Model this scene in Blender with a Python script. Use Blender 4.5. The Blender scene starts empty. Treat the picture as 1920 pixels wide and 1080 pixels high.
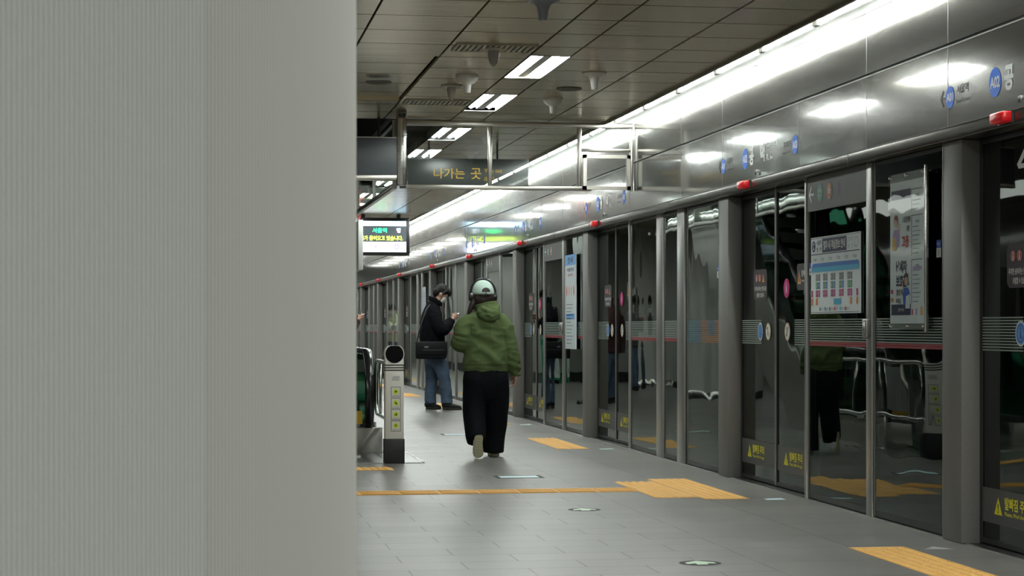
import bpy, bmesh, math, random
import numpy as np
from mathutils import Vector, Matrix, noise

random.seed(7)
SC = bpy.context.scene
COL = SC.collection
PI = math.pi

# ------------------------------------------------------------------ camera, world, exposure
cam_d = bpy.data.cameras.new('camera')
cam = bpy.data.objects.new('camera', cam_d)
COL.objects.link(cam)
FPX = 3640.0
YAW = math.atan(588.0 / FPX)
cam_d.sensor_width = 36.0
cam_d.lens = FPX / 1920.0 * 36.0
cam_d.shift_y = 73.0 / 1920.0
cam.location = (0, 0, 1.2)
cam.rotation_euler = (PI / 2, 0, -YAW)
cam_d.clip_start = 0.05
cam_d.clip_end = 200
cam_d.dof.use_dof = True
cam_d.dof.focus_distance = 18.0
cam_d.dof.aperture_fstop = 18.0
SC.camera = cam

SC.view_settings.view_transform = 'Standard'
SC.view_settings.look = 'None'
SC.view_settings.gamma = 1.0
SC.view_settings.exposure = 1.42
SC.view_settings.use_curve_mapping = False
SC.cycles.transparent_max_bounces = 24
SC.cycles.sample_clamp_indirect = 4.0
SC.cycles.caustics_reflective = False

wd = bpy.data.worlds.new('world')
SC.world = wd
wd.use_nodes = True
bg = wd.node_tree.nodes['Background']
bg.inputs[0].default_value = (0.7, 0.85, 0.8, 1)
bg.inputs[1].default_value = 0.02

TUBE_E = 33.0       # brightness of the fluorescent tubes

W = 4.2             # plane of the platform screen doors
CEIL = 3.2
YEND = 66.0

def area(name, loc, rot, sx, sy, power, color=(0.97, 1.0, 0.955)):
    l = bpy.data.lights.new(name, 'AREA')
    l.shape = 'RECTANGLE'; l.size = sx; l.size_y = sy
    l.energy = power; l.color = color
    o = bpy.data.objects.new(name, l)
    COL.objects.link(o)
    o.location = loc; o.rotation_euler = rot
    return o
# the lamps of the rest of the hall, behind the camera and over the far half of the platform
area('lamp_row_behind', (2.56, 0.0, 3.17), (0, 0, 0), 0.28, 14.0, 60)
area('cove_row_behind', (4.0, 0.5, 3.15), (0, 0, 0), 0.10, 15.0, 90)
area('lamp_row_left', (-2.9, 4.0, 3.17), (0, 0, 0), 1.1, 20.0, 200)
area('lamp_row_left_far', (-2.9, 40.0, 3.17), (0, 0, 0), 1.3, 44.0, 110)

# ------------------------------------------------------------------ materials
MATS = {}
def nodes(m):
    m.use_nodes = True
    return m.node_tree.nodes, m.node_tree.links

def mat(name, col, rough=0.5, metal=0.0, spec=0.5, emis=None, estr=0.0, bump=None, var=None, coat=0.0, coat_r=0.04):
    """bump=(scale, strength, distance, (sx,sy,sz)); var=(scale, amount)"""
    if name in MATS: return MATS[name]
    m = bpy.data.materials.new(name)
    N, L = nodes(m)
    p = N['Principled BSDF']
    p.inputs['Base Color'].default_value = (*col, 1)
    p.inputs['Roughness'].default_value = rough
    p.inputs['Metallic'].default_value = metal
    p.inputs['Specular IOR Level'].default_value = spec
    p.inputs['Coat Weight'].default_value = coat
    p.inputs['Coat Roughness'].default_value = coat_r
    p.inputs['Coat IOR'].default_value = 1.7 if coat > .7 else 1.5
    if emis:
        p.inputs['Emission Color'].default_value = (*emis, 1)
        p.inputs['Emission Strength'].default_value = estr
    tc = None
    if bump or var:
        tc = N.new('ShaderNodeTexCoord')
    if var:
        nz = N.new('ShaderNodeTexNoise'); nz.inputs['Scale'].default_value = var[0]
        nz.inputs['Detail'].default_value = 4
        L.new(tc.outputs['Object'], nz.inputs['Vector'])
        mx = N.new('ShaderNodeMix'); mx.data_type = 'RGBA'; mx.blend_type = 'MIX'
        a = var[1]
        mx.inputs[6].default_value = (*[max(0, c * (1 - a)) for c in col], 1)
        mx.inputs[7].default_value = (*[min(1, c * (1 + a)) for c in col], 1)
        L.new(nz.outputs['Fac'], mx.inputs[0])
        L.new(mx.outputs[2], p.inputs['Base Color'])
    if bump:
        sc = N.new('ShaderNodeVectorMath'); sc.operation = 'MULTIPLY'
        sc.inputs[1].default_value = bump[3] if len(bump) > 3 else (1, 1, 1)
        L.new(tc.outputs['Object'], sc.inputs[0])
        nz = N.new('ShaderNodeTexNoise'); nz.inputs['Scale'].default_value = bump[0]
        nz.inputs['Detail'].default_value = 3
        L.new(sc.outputs[0], nz.inputs['Vector'])
        bp = N.new('ShaderNodeBump'); bp.inputs['Strength'].default_value = bump[1]
        bp.inputs['Distance'].default_value = bump[2]
        L.new(nz.outputs['Fac'], bp.inputs['Height'])
        L.new(bp.outputs[0], p.inputs['Normal'])
        if coat: L.new(bp.outputs[0], p.inputs['Coat Normal'])
    MATS[name] = m
    return m

def glass_mat(name, tint, wave=0.0, wscale=1.5, refl=1.5, gcol=(0.9, 0.95, 0.92)):
    m = bpy.data.materials.new(name)
    N, L = nodes(m)
    N.remove(N['Principled BSDF'])
    out = N['Material Output']
    tr = N.new('ShaderNodeBsdfTransparent'); tr.inputs[0].default_value = (*tint, 1)
    gl = N.new('ShaderNodeBsdfGlossy'); gl.inputs['Roughness'].default_value = 0.015
    gl.inputs['Color'].default_value = (*gcol, 1)
    fr = N.new('ShaderNodeFresnel'); fr.inputs['IOR'].default_value = refl
    gb = N.new('ShaderNodeNewGeometry')      # same index from both sides of the sheet
    mi = N.new('ShaderNodeMix'); mi.data_type = 'FLOAT'; mi.inputs[2].default_value = refl; mi.inputs[3].default_value = 1.0 / refl
    L.new(gb.outputs['Backfacing'], mi.inputs[0]); L.new(mi.outputs[0], fr.inputs['IOR'])
    mx = N.new('ShaderNodeMixShader')
    L.new(fr.outputs[0], mx.inputs[0]); L.new(tr.outputs[0], mx.inputs[1]); L.new(gl.outputs[0], mx.inputs[2])
    L.new(mx.outputs[0], out.inputs['Surface'])
    if wave:
        g = N.new('ShaderNodeNewGeometry')
        sc = N.new('ShaderNodeVectorMath'); sc.operation = 'MULTIPLY'
        sc.inputs[1].default_value = (1, 1.0, 0.75)
        L.new(g.outputs['Position'], sc.inputs[0])
        nz = N.new('ShaderNodeTexNoise'); nz.inputs['Scale'].default_value = wscale
        nz.inputs['Detail'].default_value = 1.0
        L.new(sc.outputs[0], nz.inputs['Vector'])
        bp = N.new('ShaderNodeBump'); bp.inputs['Strength'].default_value = 1.0
        bp.inputs['Distance'].default_value = wave
        L.new(nz.outputs['Fac'], bp.inputs['Height'])
        L.new(bp.outputs[0], gl.inputs['Normal'])
    MATS[name] = m
    return m

STEEL = mat('brushed_steel', (0.55, 0.55, 0.52), 0.22, 1.0, bump=(1.2, 0.25, 0.02, (1, 1, 6)))
POSTM = mat('post_grey_metal', (0.185, 0.183, 0.172), 0.55, 0.15, var=(60, 0.12))
MULLM = mat('mullion_metal', (0.34, 0.34, 0.325), 0.36, 0.75, var=(50, 0.08))
DARKM = mat('dark_metal', (0.035, 0.037, 0.036), 0.4, 0.3)
BLACKP = mat('black_plastic', (0.012, 0.013, 0.014), 0.45)
RUBBER = mat('black_rubber', (0.012, 0.012, 0.014), 0.22, spec=0.6)
WHITEP = mat('white_plastic', (0.62, 0.63, 0.60), 0.35)
WHITEV = mat('white_vinyl', (0.75, 0.78, 0.76), 0.5)
FASCIA = mat('fascia_metal', (0.150, 0.146, 0.138), 0.19, 0.85, coat=1.0, coat_r=0.07, bump=(1.1, 0.18, 0.012, (1, 1, 1.6)))
CEILM = None
DGLASS = glass_mat('door_glass', (0.30, 0.34, 0.32), 0.0022, 1.9, 1.55)
PGLASS = glass_mat('panel_glass', (0.30, 0.34, 0.32), 0.0045, 1.9, 1.55)
CGLASS = glass_mat('clear_glass', (0.95, 0.97, 0.96), 0.001, 1.2, 1.45)
GGLASS = glass_mat('green_glass', (0.25, 0.55, 0.42), 0.0, 1.2, 1.45)
YELV = mat('yellow_vinyl', (0.75, 0.72, 0.03), 0.5)
TACT = mat('tactile_yellow', (0.80, 0.45, 0.11), 0.55, var=(30, 0.10))
RED = mat('red_lamp_plastic', (0.55, 0.008, 0.012), 0.25, emis=(1, 0.02, 0.03), estr=0.04)
NAVY = mat('navy_print', (0.02, 0.025, 0.07), 0.5)
BLUE = mat('blue_print', (0.03, 0.12, 0.52), 0.45)
GREY_BAND = mat('grey_band_vinyl', (0.085, 0.09, 0.088), 0.5)

def textured(name, fn):
    m = bpy.data.materials.new(name); N, L = nodes(m); fn(N, L, N['Principled BSDF']); MATS[name] = m; return m

def floor_fn(N, L, p):
    tc = N.new('ShaderNodeTexCoord')
    sp = N.new('ShaderNodeSeparateXYZ'); L.new(tc.outputs['Object'], sp.inputs[0])
    def brick(w, h, off, ox, oy):
        mp = N.new('ShaderNodeMapping'); mp.inputs['Location'].default_value = (ox, oy, 0)
        L.new(tc.outputs['Object'], mp.inputs[0])
        b = N.new('ShaderNodeTexBrick')
        b.inputs['Scale'].default_value = 1.0
        b.inputs['Brick Width'].default_value = w; b.inputs['Row Height'].default_value = h
        b.inputs['Mortar Size'].default_value = 0.0045; b.inputs['Mortar Smooth'].default_value = 0.1
        b.offset = off
        b.inputs['Color1'].default_value = (0.190, 0.186, 0.170, 1)
        b.inputs['Color2'].default_value = (0.158, 0.155, 0.143, 1)
        b.inputs['Mortar'].default_value = (0.03, 0.03, 0.028, 1)
        b.inputs['Bias'].default_value = 0.0
        L.new(mp.outputs[0], b.inputs[0])
        return b
    b1 = brick(0.6, 0.3, 0.5, 0.18, 0.08)
    b2 = brick(0.69, 0.6, 0.0, -2.82, 0.02)
    gt = N.new('ShaderNodeMath'); gt.operation = 'GREATER_THAN'; gt.inputs[1].default_value = 2.82
    L.new(sp.outputs[0], gt.inputs[0])
    mx = N.new('ShaderNodeMix'); mx.data_type = 'RGBA'
    L.new(gt.outputs[0], mx.inputs[0]); L.new(b1.outputs[0], mx.inputs[6]); L.new(b2.outputs[0], mx.inputs[7])
    nz = N.new('ShaderNodeTexNoise'); nz.inputs['Scale'].default_value = 90; nz.inputs['Detail'].default_value = 3
    L.new(tc.outputs['Object'], nz.inputs[0])
    nz2 = N.new('ShaderNodeTexNoise'); nz2.inputs['Scale'].default_value = 0.9; nz2.inputs['Detail'].default_value = 4
    L.new(tc.outputs['Object'], nz2.inputs[0])
    ad = N.new('ShaderNodeMath'); ad.operation = 'ADD'
    L.new(nz.outputs['Fac'], ad.inputs[0]); L.new(nz2.outputs['Fac'], ad.inputs[1])
    mr = N.new('ShaderNodeMapRange'); mr.inputs[1].default_value = 0.6; mr.inputs[2].default_value = 1.4
    mr.inputs[3].default_value = 0.82; mr.inputs[4].default_value = 1.18
    L.new(ad.outputs[0], mr.inputs[0])
    vm = N.new('ShaderNodeVectorMath'); vm.operation = 'SCALE'
    L.new(mx.outputs[2], vm.inputs[0]); L.new(mr.outputs[0], vm.inputs['Scale'])
    L.new(vm.outputs[0], p.inputs['Base Color'])
    mr2 = N.new('ShaderNodeMapRange'); mr2.inputs[3].default_value = 0.26; mr2.inputs[4].default_value = 0.44
    L.new(nz2.outputs['Fac'], mr2.inputs[0]); L.new(mr2.outputs[0], p.inputs['Roughness'])
    bp = N.new('ShaderNodeBump'); bp.inputs['Strength'].default_value = 0.10; bp.inputs['Distance'].default_value = 0.002
    L.new(nz.outputs['Fac'], bp.inputs['Height']); L.new(bp.outputs[0], p.inputs['Normal'])
FLOORM = textured('granite_floor', floor_fn)

def ceil_fn(N, L, p):
    tc = N.new('ShaderNodeTexCoord')
    sp = N.new('ShaderNodeSeparateXYZ'); L.new(tc.outputs['Object'], sp.inputs[0])
    # panel joints every 0.62 m along the hall
    md = N.new('ShaderNodeMath'); md.operation = 'WRAP'; md.inputs[1].default_value = 0.62; md.inputs[2].default_value = 0.0
    L.new(sp.outputs[1], md.inputs[0])
    lt = N.new('ShaderNodeMath'); lt.operation = 'LESS_THAN'; lt.inputs[1].default_value = 0.014
    L.new(md.outputs[0], lt.inputs[0])
    # slightly different tone per panel
    dv = N.new('ShaderNodeVectorMath'); dv.operation = 'DIVIDE'; dv.inputs[1].default_value = (0.65, 0.62, 10)
    L.new(tc.outputs['Object'], dv.inputs[0])
    fl = N.new('ShaderNodeVectorMath'); fl.operation = 'FLOOR'; L.new(dv.outputs[0], fl.inputs[0])
    wn = N.new('ShaderNodeTexWhiteNoise'); L.new(fl.outputs[0], wn.inputs[0])
    mx0 = N.new('ShaderNodeMix'); mx0.data_type = 'RGBA'
    mx0.inputs[6].default_value = (0.55, 0.475, 0.325, 1); mx0.inputs[7].default_value = (0.65, 0.565, 0.395, 1)
    L.new(wn.outputs[0], mx0.inputs[0])
    mx = N.new('ShaderNodeMix'); mx.data_type = 'RGBA'
    mx.inputs[7].default_value = (0.03, 0.028, 0.022, 1)
    L.new(lt.outputs[0], mx.inputs[0]); L.new(mx0.outputs[2], mx.inputs[6])
    L.new(mx.outputs[2], p.inputs['Base Color'])
    for nm, v in (('Metallic', 0.6), ('Specular IOR Level', 0.5)):
        q = N.new('ShaderNodeMapRange'); q.inputs[3].default_value = v; q.inputs[4].default_value = 0.0
        L.new(lt.outputs[0], q.inputs[0]); L.new(q.outputs[0], p.inputs[nm])
    p.inputs['Roughness'].default_value = 0.24
    sc = N.new('ShaderNodeVectorMath'); sc.operation = 'MULTIPLY'; sc.inputs[1].default_value = (0.25, 3.2, 1)
    L.new(tc.outputs['Object'], sc.inputs[0])
    nz = N.new('ShaderNodeTexNoise'); nz.inputs['Scale'].default_value = 1.6; nz.inputs['Detail'].default_value = 2
    L.new(sc.outputs[0], nz.inputs[0])
    bp = N.new('ShaderNodeBump'); bp.inputs['Strength'].default_value = 0.5; bp.inputs['Distance'].default_value = 0.01
    L.new(nz.outputs['Fac'], bp.inputs['Height']); L.new(bp.outputs[0], p.inputs['Normal'])
CEILM = textured('ceiling_panels', ceil_fn)

# ------------------------------------------------------------------ mesh helpers
class MB:
    def __init__(s): s.v = []; s.f = []; s.m = []; s.mats = []; s.sm = []
    def mi(s, m):
        if m not in s.mats: s.mats.append(m)
        return s.mats.index(m)
    def add(s, vs, fs, m, smooth=False):
        b = len(s.v); s.v += [tuple(v) for v in vs]
        k = s.mi(m)
        for f in fs:
            s.f.append(tuple(i + b for i in f)); s.m.append(k); s.sm.append(smooth)
        return s
    def box(s, x0, x1, y0, y1, z0, z1, m, bev=0.0):
        if x1 < x0: x0, x1 = x1, x0
        if y1 < y0: y0, y1 = y1, y0
        if z1 < z0: z0, z1 = z1, z0
        if bev <= 0:
            vs = [(x, y, z) for z in (z0, z1) for y in (y0, y1) for x in (x0, x1)]
            fs = [(0, 2, 3, 1), (4, 5, 7, 6), (0, 1, 5, 4), (2, 6, 7, 3), (0, 4, 6, 2), (1, 3, 7, 5)]
            return s.add(vs, fs, m)
        bm = bmesh.new()
        bmesh.ops.create_cube(bm, size=1)
        for v in bm.verts:
            v.co = Vector(((x0 + x1) / 2 + v.co.x * (x1 - x0), (y0 + y1) / 2 + v.co.y * (y1 - y0), (z0 + z1) / 2 + v.co.z * (z1 - z0)))
        bmesh.ops.bevel(bm, geom=bm.edges[:], offset=min(bev, 0.45 * min(x1 - x0, y1 - y0, z1 - z0)), segments=2, affect='EDGES', profile=0.5)
        bm.verts.index_update()
        s.add([v.co for v in bm.verts], [[v.index for v in f.verts] for f in bm.faces], m, True)
        bm.free(); return s
    def quad(s, a, b, c, d, m): return s.add([a, b, c, d], [(0, 1, 2, 3)], m)
    def tube(s, pts, r, m, n=12, closed=False, caps=True):
        pts = [Vector(p) for p in pts]; N = len(pts)
        rr = r if isinstance(r, (list, tuple)) else [r] * N
        vs = []; up = None
        for i, p in enumerate(pts):
            if closed: t = pts[(i + 1) % N] - pts[i - 1]
            else: t = pts[min(i + 1, N - 1)] - pts[max(i - 1, 0)]
            t.normalize()
            if up is None:
                up = Vector((0, 0, 1)) if abs(t.z) < 0.9 else Vector((0, 1, 0))
            a = t.cross(up)
            if a.length < 1e-6: a = t.orthogonal()
            a.normalize(); b = a.cross(t).normalized(); up = b
            for k in range(n):
                th = 2 * PI * k / n
                vs.append(p + a * math.cos(th) * rr[i] + b * math.sin(th) * rr[i])
        fs = []
        for i in range(N if closed else N - 1):
            j = (i + 1) % N
            for k in range(n):
                l = (k + 1) % n
                fs.append((i * n + k, i * n + l, j * n + l, j * n + k))
        s.add(vs, fs, m, True)
        if caps and not closed:
            b0 = len(s.v) - len(vs)
            s.f.append(tuple(b0 + k for k in range(n))[::-1]); s.m.append(s.mi(m)); s.sm.append(False)
            s.f.append(tuple(b0 + (N - 1) * n + k for k in range(n))); s.m.append(s.mi(m)); s.sm.append(False)
        return s
    def lathe(s, prof, m, c=(0, 0, 0), n=28, smooth=True):
        """prof: (radius, z) list; around Z through c"""
        vs = []; fs = []
        for r, z in prof:
            for k in range(n):
                th = 2 * PI * k / n
                vs.append((c[0] + r * math.cos(th), c[1] + r * math.sin(th), c[2] + z))
        for i in range(len(prof) - 1):
            for k in range(n):
                l = (k + 1) % n
                fs.append((i * n + k, i * n + l, (i + 1) * n + l, (i + 1) * n + k))
        return s.add(vs, fs, m, smooth)
    def disc(s, c, r, right, up, m, n=28, r2=None, rin=0.0):
        c = Vector(c); right = Vector(right); up = Vector(up); r2 = r2 or r
        out = [c + right * r * math.cos(2 * PI * k / n) + up * r2 * math.sin(2 * PI * k / n) for k in range(n)]
        if rin <= 0: return s.add(out, [tuple(range(n))], m)
        inn = [c + right * rin * math.cos(2 * PI * k / n) + up * (rin * r2 / r) * math.sin(2 * PI * k / n) for k in range(n)]
        return s.add(out + inn, [(k, (k + 1) % n, n + (k + 1) % n, n + k) for k in range(n)], m)
    def poly(s, pts, m): return s.add(pts, [tuple(range(len(pts)))], m)
    def build(s, name, parent=None, loc=(0, 0, 0), rot=(0, 0, 0)):
        me = bpy.data.meshes.new(name)
        me.from_pydata(s.v, [], s.f)
        for m in s.mats: me.materials.append(m)
        for p, k, sm in zip(me.polygons, s.m, s.sm):
            p.material_index = k; p.use_smooth = sm
        me.update()
        o = bpy.data.objects.new(name, me); COL.objects.link(o)
        o.location = loc; o.rotation_euler = rot
        if parent: o.parent = parent
        return o

def thing(name, label, cat, loc=(0, 0, 0), rz=0, group=None):
    o = bpy.data.objects.new(name, None); COL.objects.link(o)
    o.empty_display_size = 0.1
    o.location = loc; o.rotation_euler = (0, 0, rz)
    o['label'] = label; o['category'] = cat
    if group: o['group'] = group
    return o
def tag(o, label, cat, group=None):
    o['label'] = label; o['category'] = cat
    if group: o['group'] = group
    return o
def struct(o): o['kind'] = 'structure'; return o
def dup(root, loc, label=None, rz=None):
    KIDS = {}
    r = root.copy(); COL.objects.link(r); r.location = loc
    if rz is not None: r.rotation_euler = (0, 0, rz)
    if label: r['label'] = label
    for ch in [c for c in list(root.children)]:
        c = ch.copy(); COL.objects.link(c); c.parent = r
        for g in list(ch.children):
            d = g.copy(); COL.objects.link(d); d.parent = c
    return r

_TXT = {}
def glyphs(s, bold=0.0):
    k = (s, bold)
    if k in _TXT: return _TXT[k]
    cu = bpy.data.curves.new('t', 'FONT'); cu.body = s; cu.size = 1.0; cu.offset = bold
    cu.resolution_u = 3
    o = bpy.data.objects.new('t', cu); COL.objects.link(o)
    dg = bpy.context.evaluated_depsgraph_get()
    dg.update()
    me = o.evaluated_get(dg).to_mesh()
    vs = [v.co.copy() for v in me.vertices]; fs = [tuple(p.vertices) for p in me.polygons]
    o.evaluated_get(dg).to_mesh_clear()
    bpy.data.objects.remove(o); bpy.data.curves.remove(cu)
    if vs:
        x0 = min(v.x for v in vs); x1 = max(v.x for v in vs); y0 = min(v.y for v in vs); y1 = max(v.y for v in vs)
    else: x0 = x1 = y0 = y1 = 0
    _TXT[k] = (vs, fs, x0, x1, y0, y1)
    return _TXT[k]
def text(mb, s, c, w, h, right, up, m, bold=0.012, align='c'):
    """fit the string s into a w x h box centred at c"""
    vs, fs, x0, x1, y0, y1 = glyphs(s, bold)
    if not vs: return
    c = Vector(c); right = Vector(right); up = Vector(up)
    sy = h / (y1 - y0); sx = (w / (x1 - x0)) if w else sy
    ox = {'c': (x0 + x1) / 2, 'l': x0, 'r': x1}[align]
    mb.add([c + right * ((v.x - ox) * sx) + up * ((v.y - (y0 + y1) / 2) * sy) for v in vs], fs, m)

# directions on the screen-door wall as seen from the platform
R_, U_, = Vector((0, -1, 0)), Vector((0, 0, 1))
ORD = ['first', 'second', 'third', 'fourth', 'fifth', 'sixth', 'seventh', 'eighth', 'ninth', 'tenth', 'eleventh', 'twelfth']

# ------------------------------------------------------------------ structure
mb = MB(); mb.box(-6.5, W + 0.12, -6, YEND, -0.3, 0, FLOORM); struct(mb.build('floor'))

# ceiling: strips between dark slots, with the escalator opening and a lamp slot
lines = [-6.5, -5.4, -4.75, -4.1, -3.45, -2.8, -2.15, -1.5, -0.84, -0.19, 0.46, 1.11, 1.76, 2.41, 2.72, 3.36, 3.92]
HOLE = (0.0, 1.82, 18.62, 27.4)
mb = MB()
g = 0.008
def strip(x0, x1, y0, y1, z=CEIL):
    mb.box(x0, x1, y0, y1, z, z + 0.03, CEILM)
for a, b in zip(lines[:-1], lines[1:]):
    x0, x1 = a + g, b - g
    if abs(a - 2.41) < 1e-6:
        # lamp slots stay open
        y = -6.0
        k0 = 0
        Ys = []
        for k in range(0, 22):
            y0 = 14.1 + 2.4 * k + (0.45 if k >= 2 else 0)
            Ys.append(y0)
        prev = -6.0
        for y0 in Ys:
            if y0 > YEND - 2: break
            strip(x0, x1, prev, y0 - 0.02); prev = y0 + 1.26
        strip(x0, x1, prev, YEND)
        continue
    if x1 > HOLE[0] and x0 < HOLE[1]:
        strip(x0, x1, -6, 14.25)
        strip(x0, x1, 14.25, 17.1, CEIL - 0.0 if b > 1.8 else CEIL + 0.03)
        strip(x0, x1, 17.1, HOLE[2]); strip(x0, x1, HOLE[3], YEND)
        if x0 < HOLE[0]: strip(x0, HOLE[0], HOLE[2], HOLE[3])
    else:
        strip(x0, x1, -6, YEND)
struct(mb.build('ceiling'))
SLAB = mat('dark_plenum', (0.02, 0.02, 0.018), 0.9)
mb = MB()
mb.box(-6.5, HOLE[0] - 0.05, -6, YEND, CEIL + 0.25, CEIL + 0.3, SLAB)
mb.box(HOLE[0] - 0.05, HOLE[1] + 0.05, -6, HOLE[2] - 0.05, CEIL + 0.25, CEIL + 0.3, SLAB)
mb.box(HOLE[0] - 0.05, HOLE[1] + 0.05, HOLE[3] + 0.05, YEND, CEIL + 0.25, CEIL + 0.3, SLAB)
mb.box(HOLE[1] + 0.05, 9.2, -6, YEND, CEIL + 0.25, CEIL + 0.3, SLAB)
struct(mb.build('ceiling_slab'))
# walls of the escalator shaft above the ceiling
SHAFT = mat('shaft_wall', (0.10, 0.105, 0.095), 0.6)
mb = MB()
x0, x1, y0, y1 = HOLE
mb.box(x0 - 0.05, x0, y0, y1, CEIL + 0.03, 6.2, SHAFT); mb.box(x1, x1 + 0.05, y0, y1, CEIL + 0.03, 6.2, SHAFT)
mb.box(x0 - 0.05, x1 + 0.05, y0 - 0.05, y0, CEIL + 0.03, 6.2, SHAFT)
mb.box(x0 - 0.05, x1 + 0.05, y1, y1 + 0.05, CEIL + 0.03, 6.2, SHAFT)
mb.box(x0 - 0.05, x1 + 0.05, y0 - 0.05, y1 + 0.05, 6.2, 6.25, SHAFT)
struct(mb.build('wall_escalator_shaft'))

# fascia over the doors: two courses of polished panels
mb = MB()
mb.box(W, W + 0.12, -6, YEND, 2.325, 2.795, FASCIA)
mb.box(W, W + 0.12, -6, YEND, 2.81, CEIL + 0.06, FASCIA)
mb.box(W + 0.015, W + 0.12, -6, YEND, 2.795, 2.81, BLACKP)
mb.box(W - .004, W, -6, YEND, 3.196, 3.206, BLACKP)
struct(mb.build('wall_right'))
# cove above the ceiling edge that holds the tubes
COVE = mat('cove_white', (0.36, 0.37, 0.35), 0.45)
mb = MB()
mb.box(3.93, W + 0.12, -6, YEND, CEIL + 0.06, CEIL + 0.09, COVE)
mb.box(3.915, 3.93, -6, YEND, CEIL - 0.025, CEIL + 0.09, mat('cove_edge', (0.25, 0.23, 0.19), 0.35, 0.8))
struct(mb.build('trim_1'))
# header rail over the doors
HDR = mat('header_metal', (0.17, 0.165, 0.15), 0.26, 0.85, bump=(1.4, 0.25, 0.012, (1, 1, 1)))
mb = MB()
mb.box(W - 0.075, W + 0.12, -6, YEND, 2.24, 2.312, HDR, 0.004)
mb.box(W - 0.077, W + 0.1, -6, YEND, 2.312, 2.318, POSTM)
struct(mb.build('trim_2'))
mb = MB()   # sill at the foot of the doors
mb.box(W - 0.02, W + 0.0, -6, YEND, 0.0, 0.006, STEEL)
mb.box(W + 0.0, W + 0.12, -6, YEND, 0.0, 0.004, DARKM)
struct(mb.build('trim_3'))

# tunnel behind the doors
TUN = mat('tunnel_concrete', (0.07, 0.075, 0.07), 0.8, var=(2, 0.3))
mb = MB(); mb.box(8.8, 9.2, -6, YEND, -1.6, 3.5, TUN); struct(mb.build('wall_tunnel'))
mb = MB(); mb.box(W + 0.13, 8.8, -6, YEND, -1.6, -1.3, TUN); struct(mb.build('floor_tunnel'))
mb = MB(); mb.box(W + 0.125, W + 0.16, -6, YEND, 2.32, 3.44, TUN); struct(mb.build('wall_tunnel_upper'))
# ends and left side
WALLG = mat('wall_grey', (0.30, 0.30, 0.275), 0.5, var=(1.2, 0.08))
mb = MB(); mb.box(-6.5, 9.2, YEND, YEND + 0.2, -1.6, 3.5, WALLG); struct(mb.build('wall_far'))
mb = MB(); mb.box(-6.5, 9.2, -6.2, -6.0, -1.6, 3.5, WALLG); struct(mb.build('wall_near'))
mb = MB()
mb.box(-6.5, -6.3, -6, YEND, 0, CEIL + 0.25, mat('wall_left_dark', (0.05, 0.055, 0.05), 0.12, 0.2))
struct(mb.build('wall_left'))
mb = MB()
y = -5.0
while y < 60:
    mb.box(-6.3, -6.24, y, y + 0.28, 0, 2.3, POSTM); y += 2.4
mb.box(-6.3, -6.22, -6, YEND, 2.3, 3.2, FASCIA)
struct(mb.build('trim_4'))
# service core beyond the escalator
mb = MB()
mb.box(-1.9, 1.35, 41.0, 55.0, 0, CEIL, WALLG)
struct(mb.build('wall_core'))
mb = MB()
mb.box(-1.92, 1.37, 40.98, 55.02, 0, 0.22, BLACKP)
struct(mb.build('baseboard_core'))

# ------------------------------------------------------------------ screen doors
P = [5.68, 10.48, 15.28, 20.92, 25.72, 30.52, 35.32, 40.96, 45.76, 50.56, 55.36, 61.0]
EXT = {3, 7, 11}           # bays (by index into P) that also hold a car joint
LEAF_X = 0.075             # leaves sit behind the fixed glass
seam = MB()
ZT = 2.24                  # underside of the header

def frame_rect(mb, y0, y1, z0, z1, x0, x1, t, m):
    mb.box(x0, x1, y0, y0 + t, z0, z1, m); mb.box(x0, x1, y1 - t, y1, z0, z1, m)
    mb.box(x0, x1, y0 + t, y1 - t, z0, z0 + t, m); mb.box(x0, x1, y0 + t, y1 - t, z1 - t, z1, m)

STR1 = mat('stripe_pale', (0.25, 0.31, 0.28), 0.5)
STR2 = mat('stripe_teal', (0.04, 0.18, 0.20), 0.5)
STR3 = mat('stripe_red', (0.26, 0.035, 0.04), 0.5)
STR4 = mat('stripe_orange', (0.30, 0.13, 0.04), 0.5)
STR5 = mat('stripe_blue', (0.05, 0.13, 0.22), 0.5)
def stripes(mb, ys, x, z0=1.07, z1=1.262, n=12, cols=None, red=False):
    ya, yb = ys
    pitch = (z1 - z0) / n
    for i in range(n):
        z = z0 + i * pitch
        if cols:
            k = len(cols)
            for j in range(k):
                a = ya + (yb - ya) * j / k; b = ya + (yb - ya) * (j + 1) / k
                mm = cols[j] if i > 3 else (STR4 if j < 2 else cols[j])
                mb.quad((x, a, z), (x, b, z), (x, b, z + pitch * .5), (x, a, z + pitch * .5), mm)
        else:
            mm = STR3 if (red and i < 2) else STR1
            h = pitch * (.9 if (red and i < 2) else .5)
            mb.quad((x, ya, z), (x, yb, z), (x, yb, z + h), (x, ya, z + h), mm)

def caution(mb, x, yc, zc, w, h):
    """grey band with triangle and lettering; w along the wall"""
    mb.quad((x, yc - w / 2, zc - h / 2), (x, yc + w / 2, zc - h / 2), (x, yc + w / 2, zc + h / 2), (x, yc - w / 2, zc + h / 2), GREY_BAND)
    x -= 0.0015
    ty = yc + w * .26
    th = h * .5
    mb.poly([(x, ty + th * .55, zc - th * .45), (x, ty - th * .55, zc - th * .45), (x, ty, zc + th * .55)], YELV)
    text(mb, '!', (x - .0008, ty, zc - th * .08), None, th * .55, R_, U_, BLACKP, 0.03)
    text(mb, '발빠짐 주의', (x, ty - th * .9, zc + h * .14), w * .34, h * .36, R_, U_, YELV, 0.025, 'l')
    text(mb, 'Please, Mind the gap', (x, ty - th * .9, zc - h * .17), w * .34, h * .15, R_, U_, YELV, 0.01, 'l')

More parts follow.
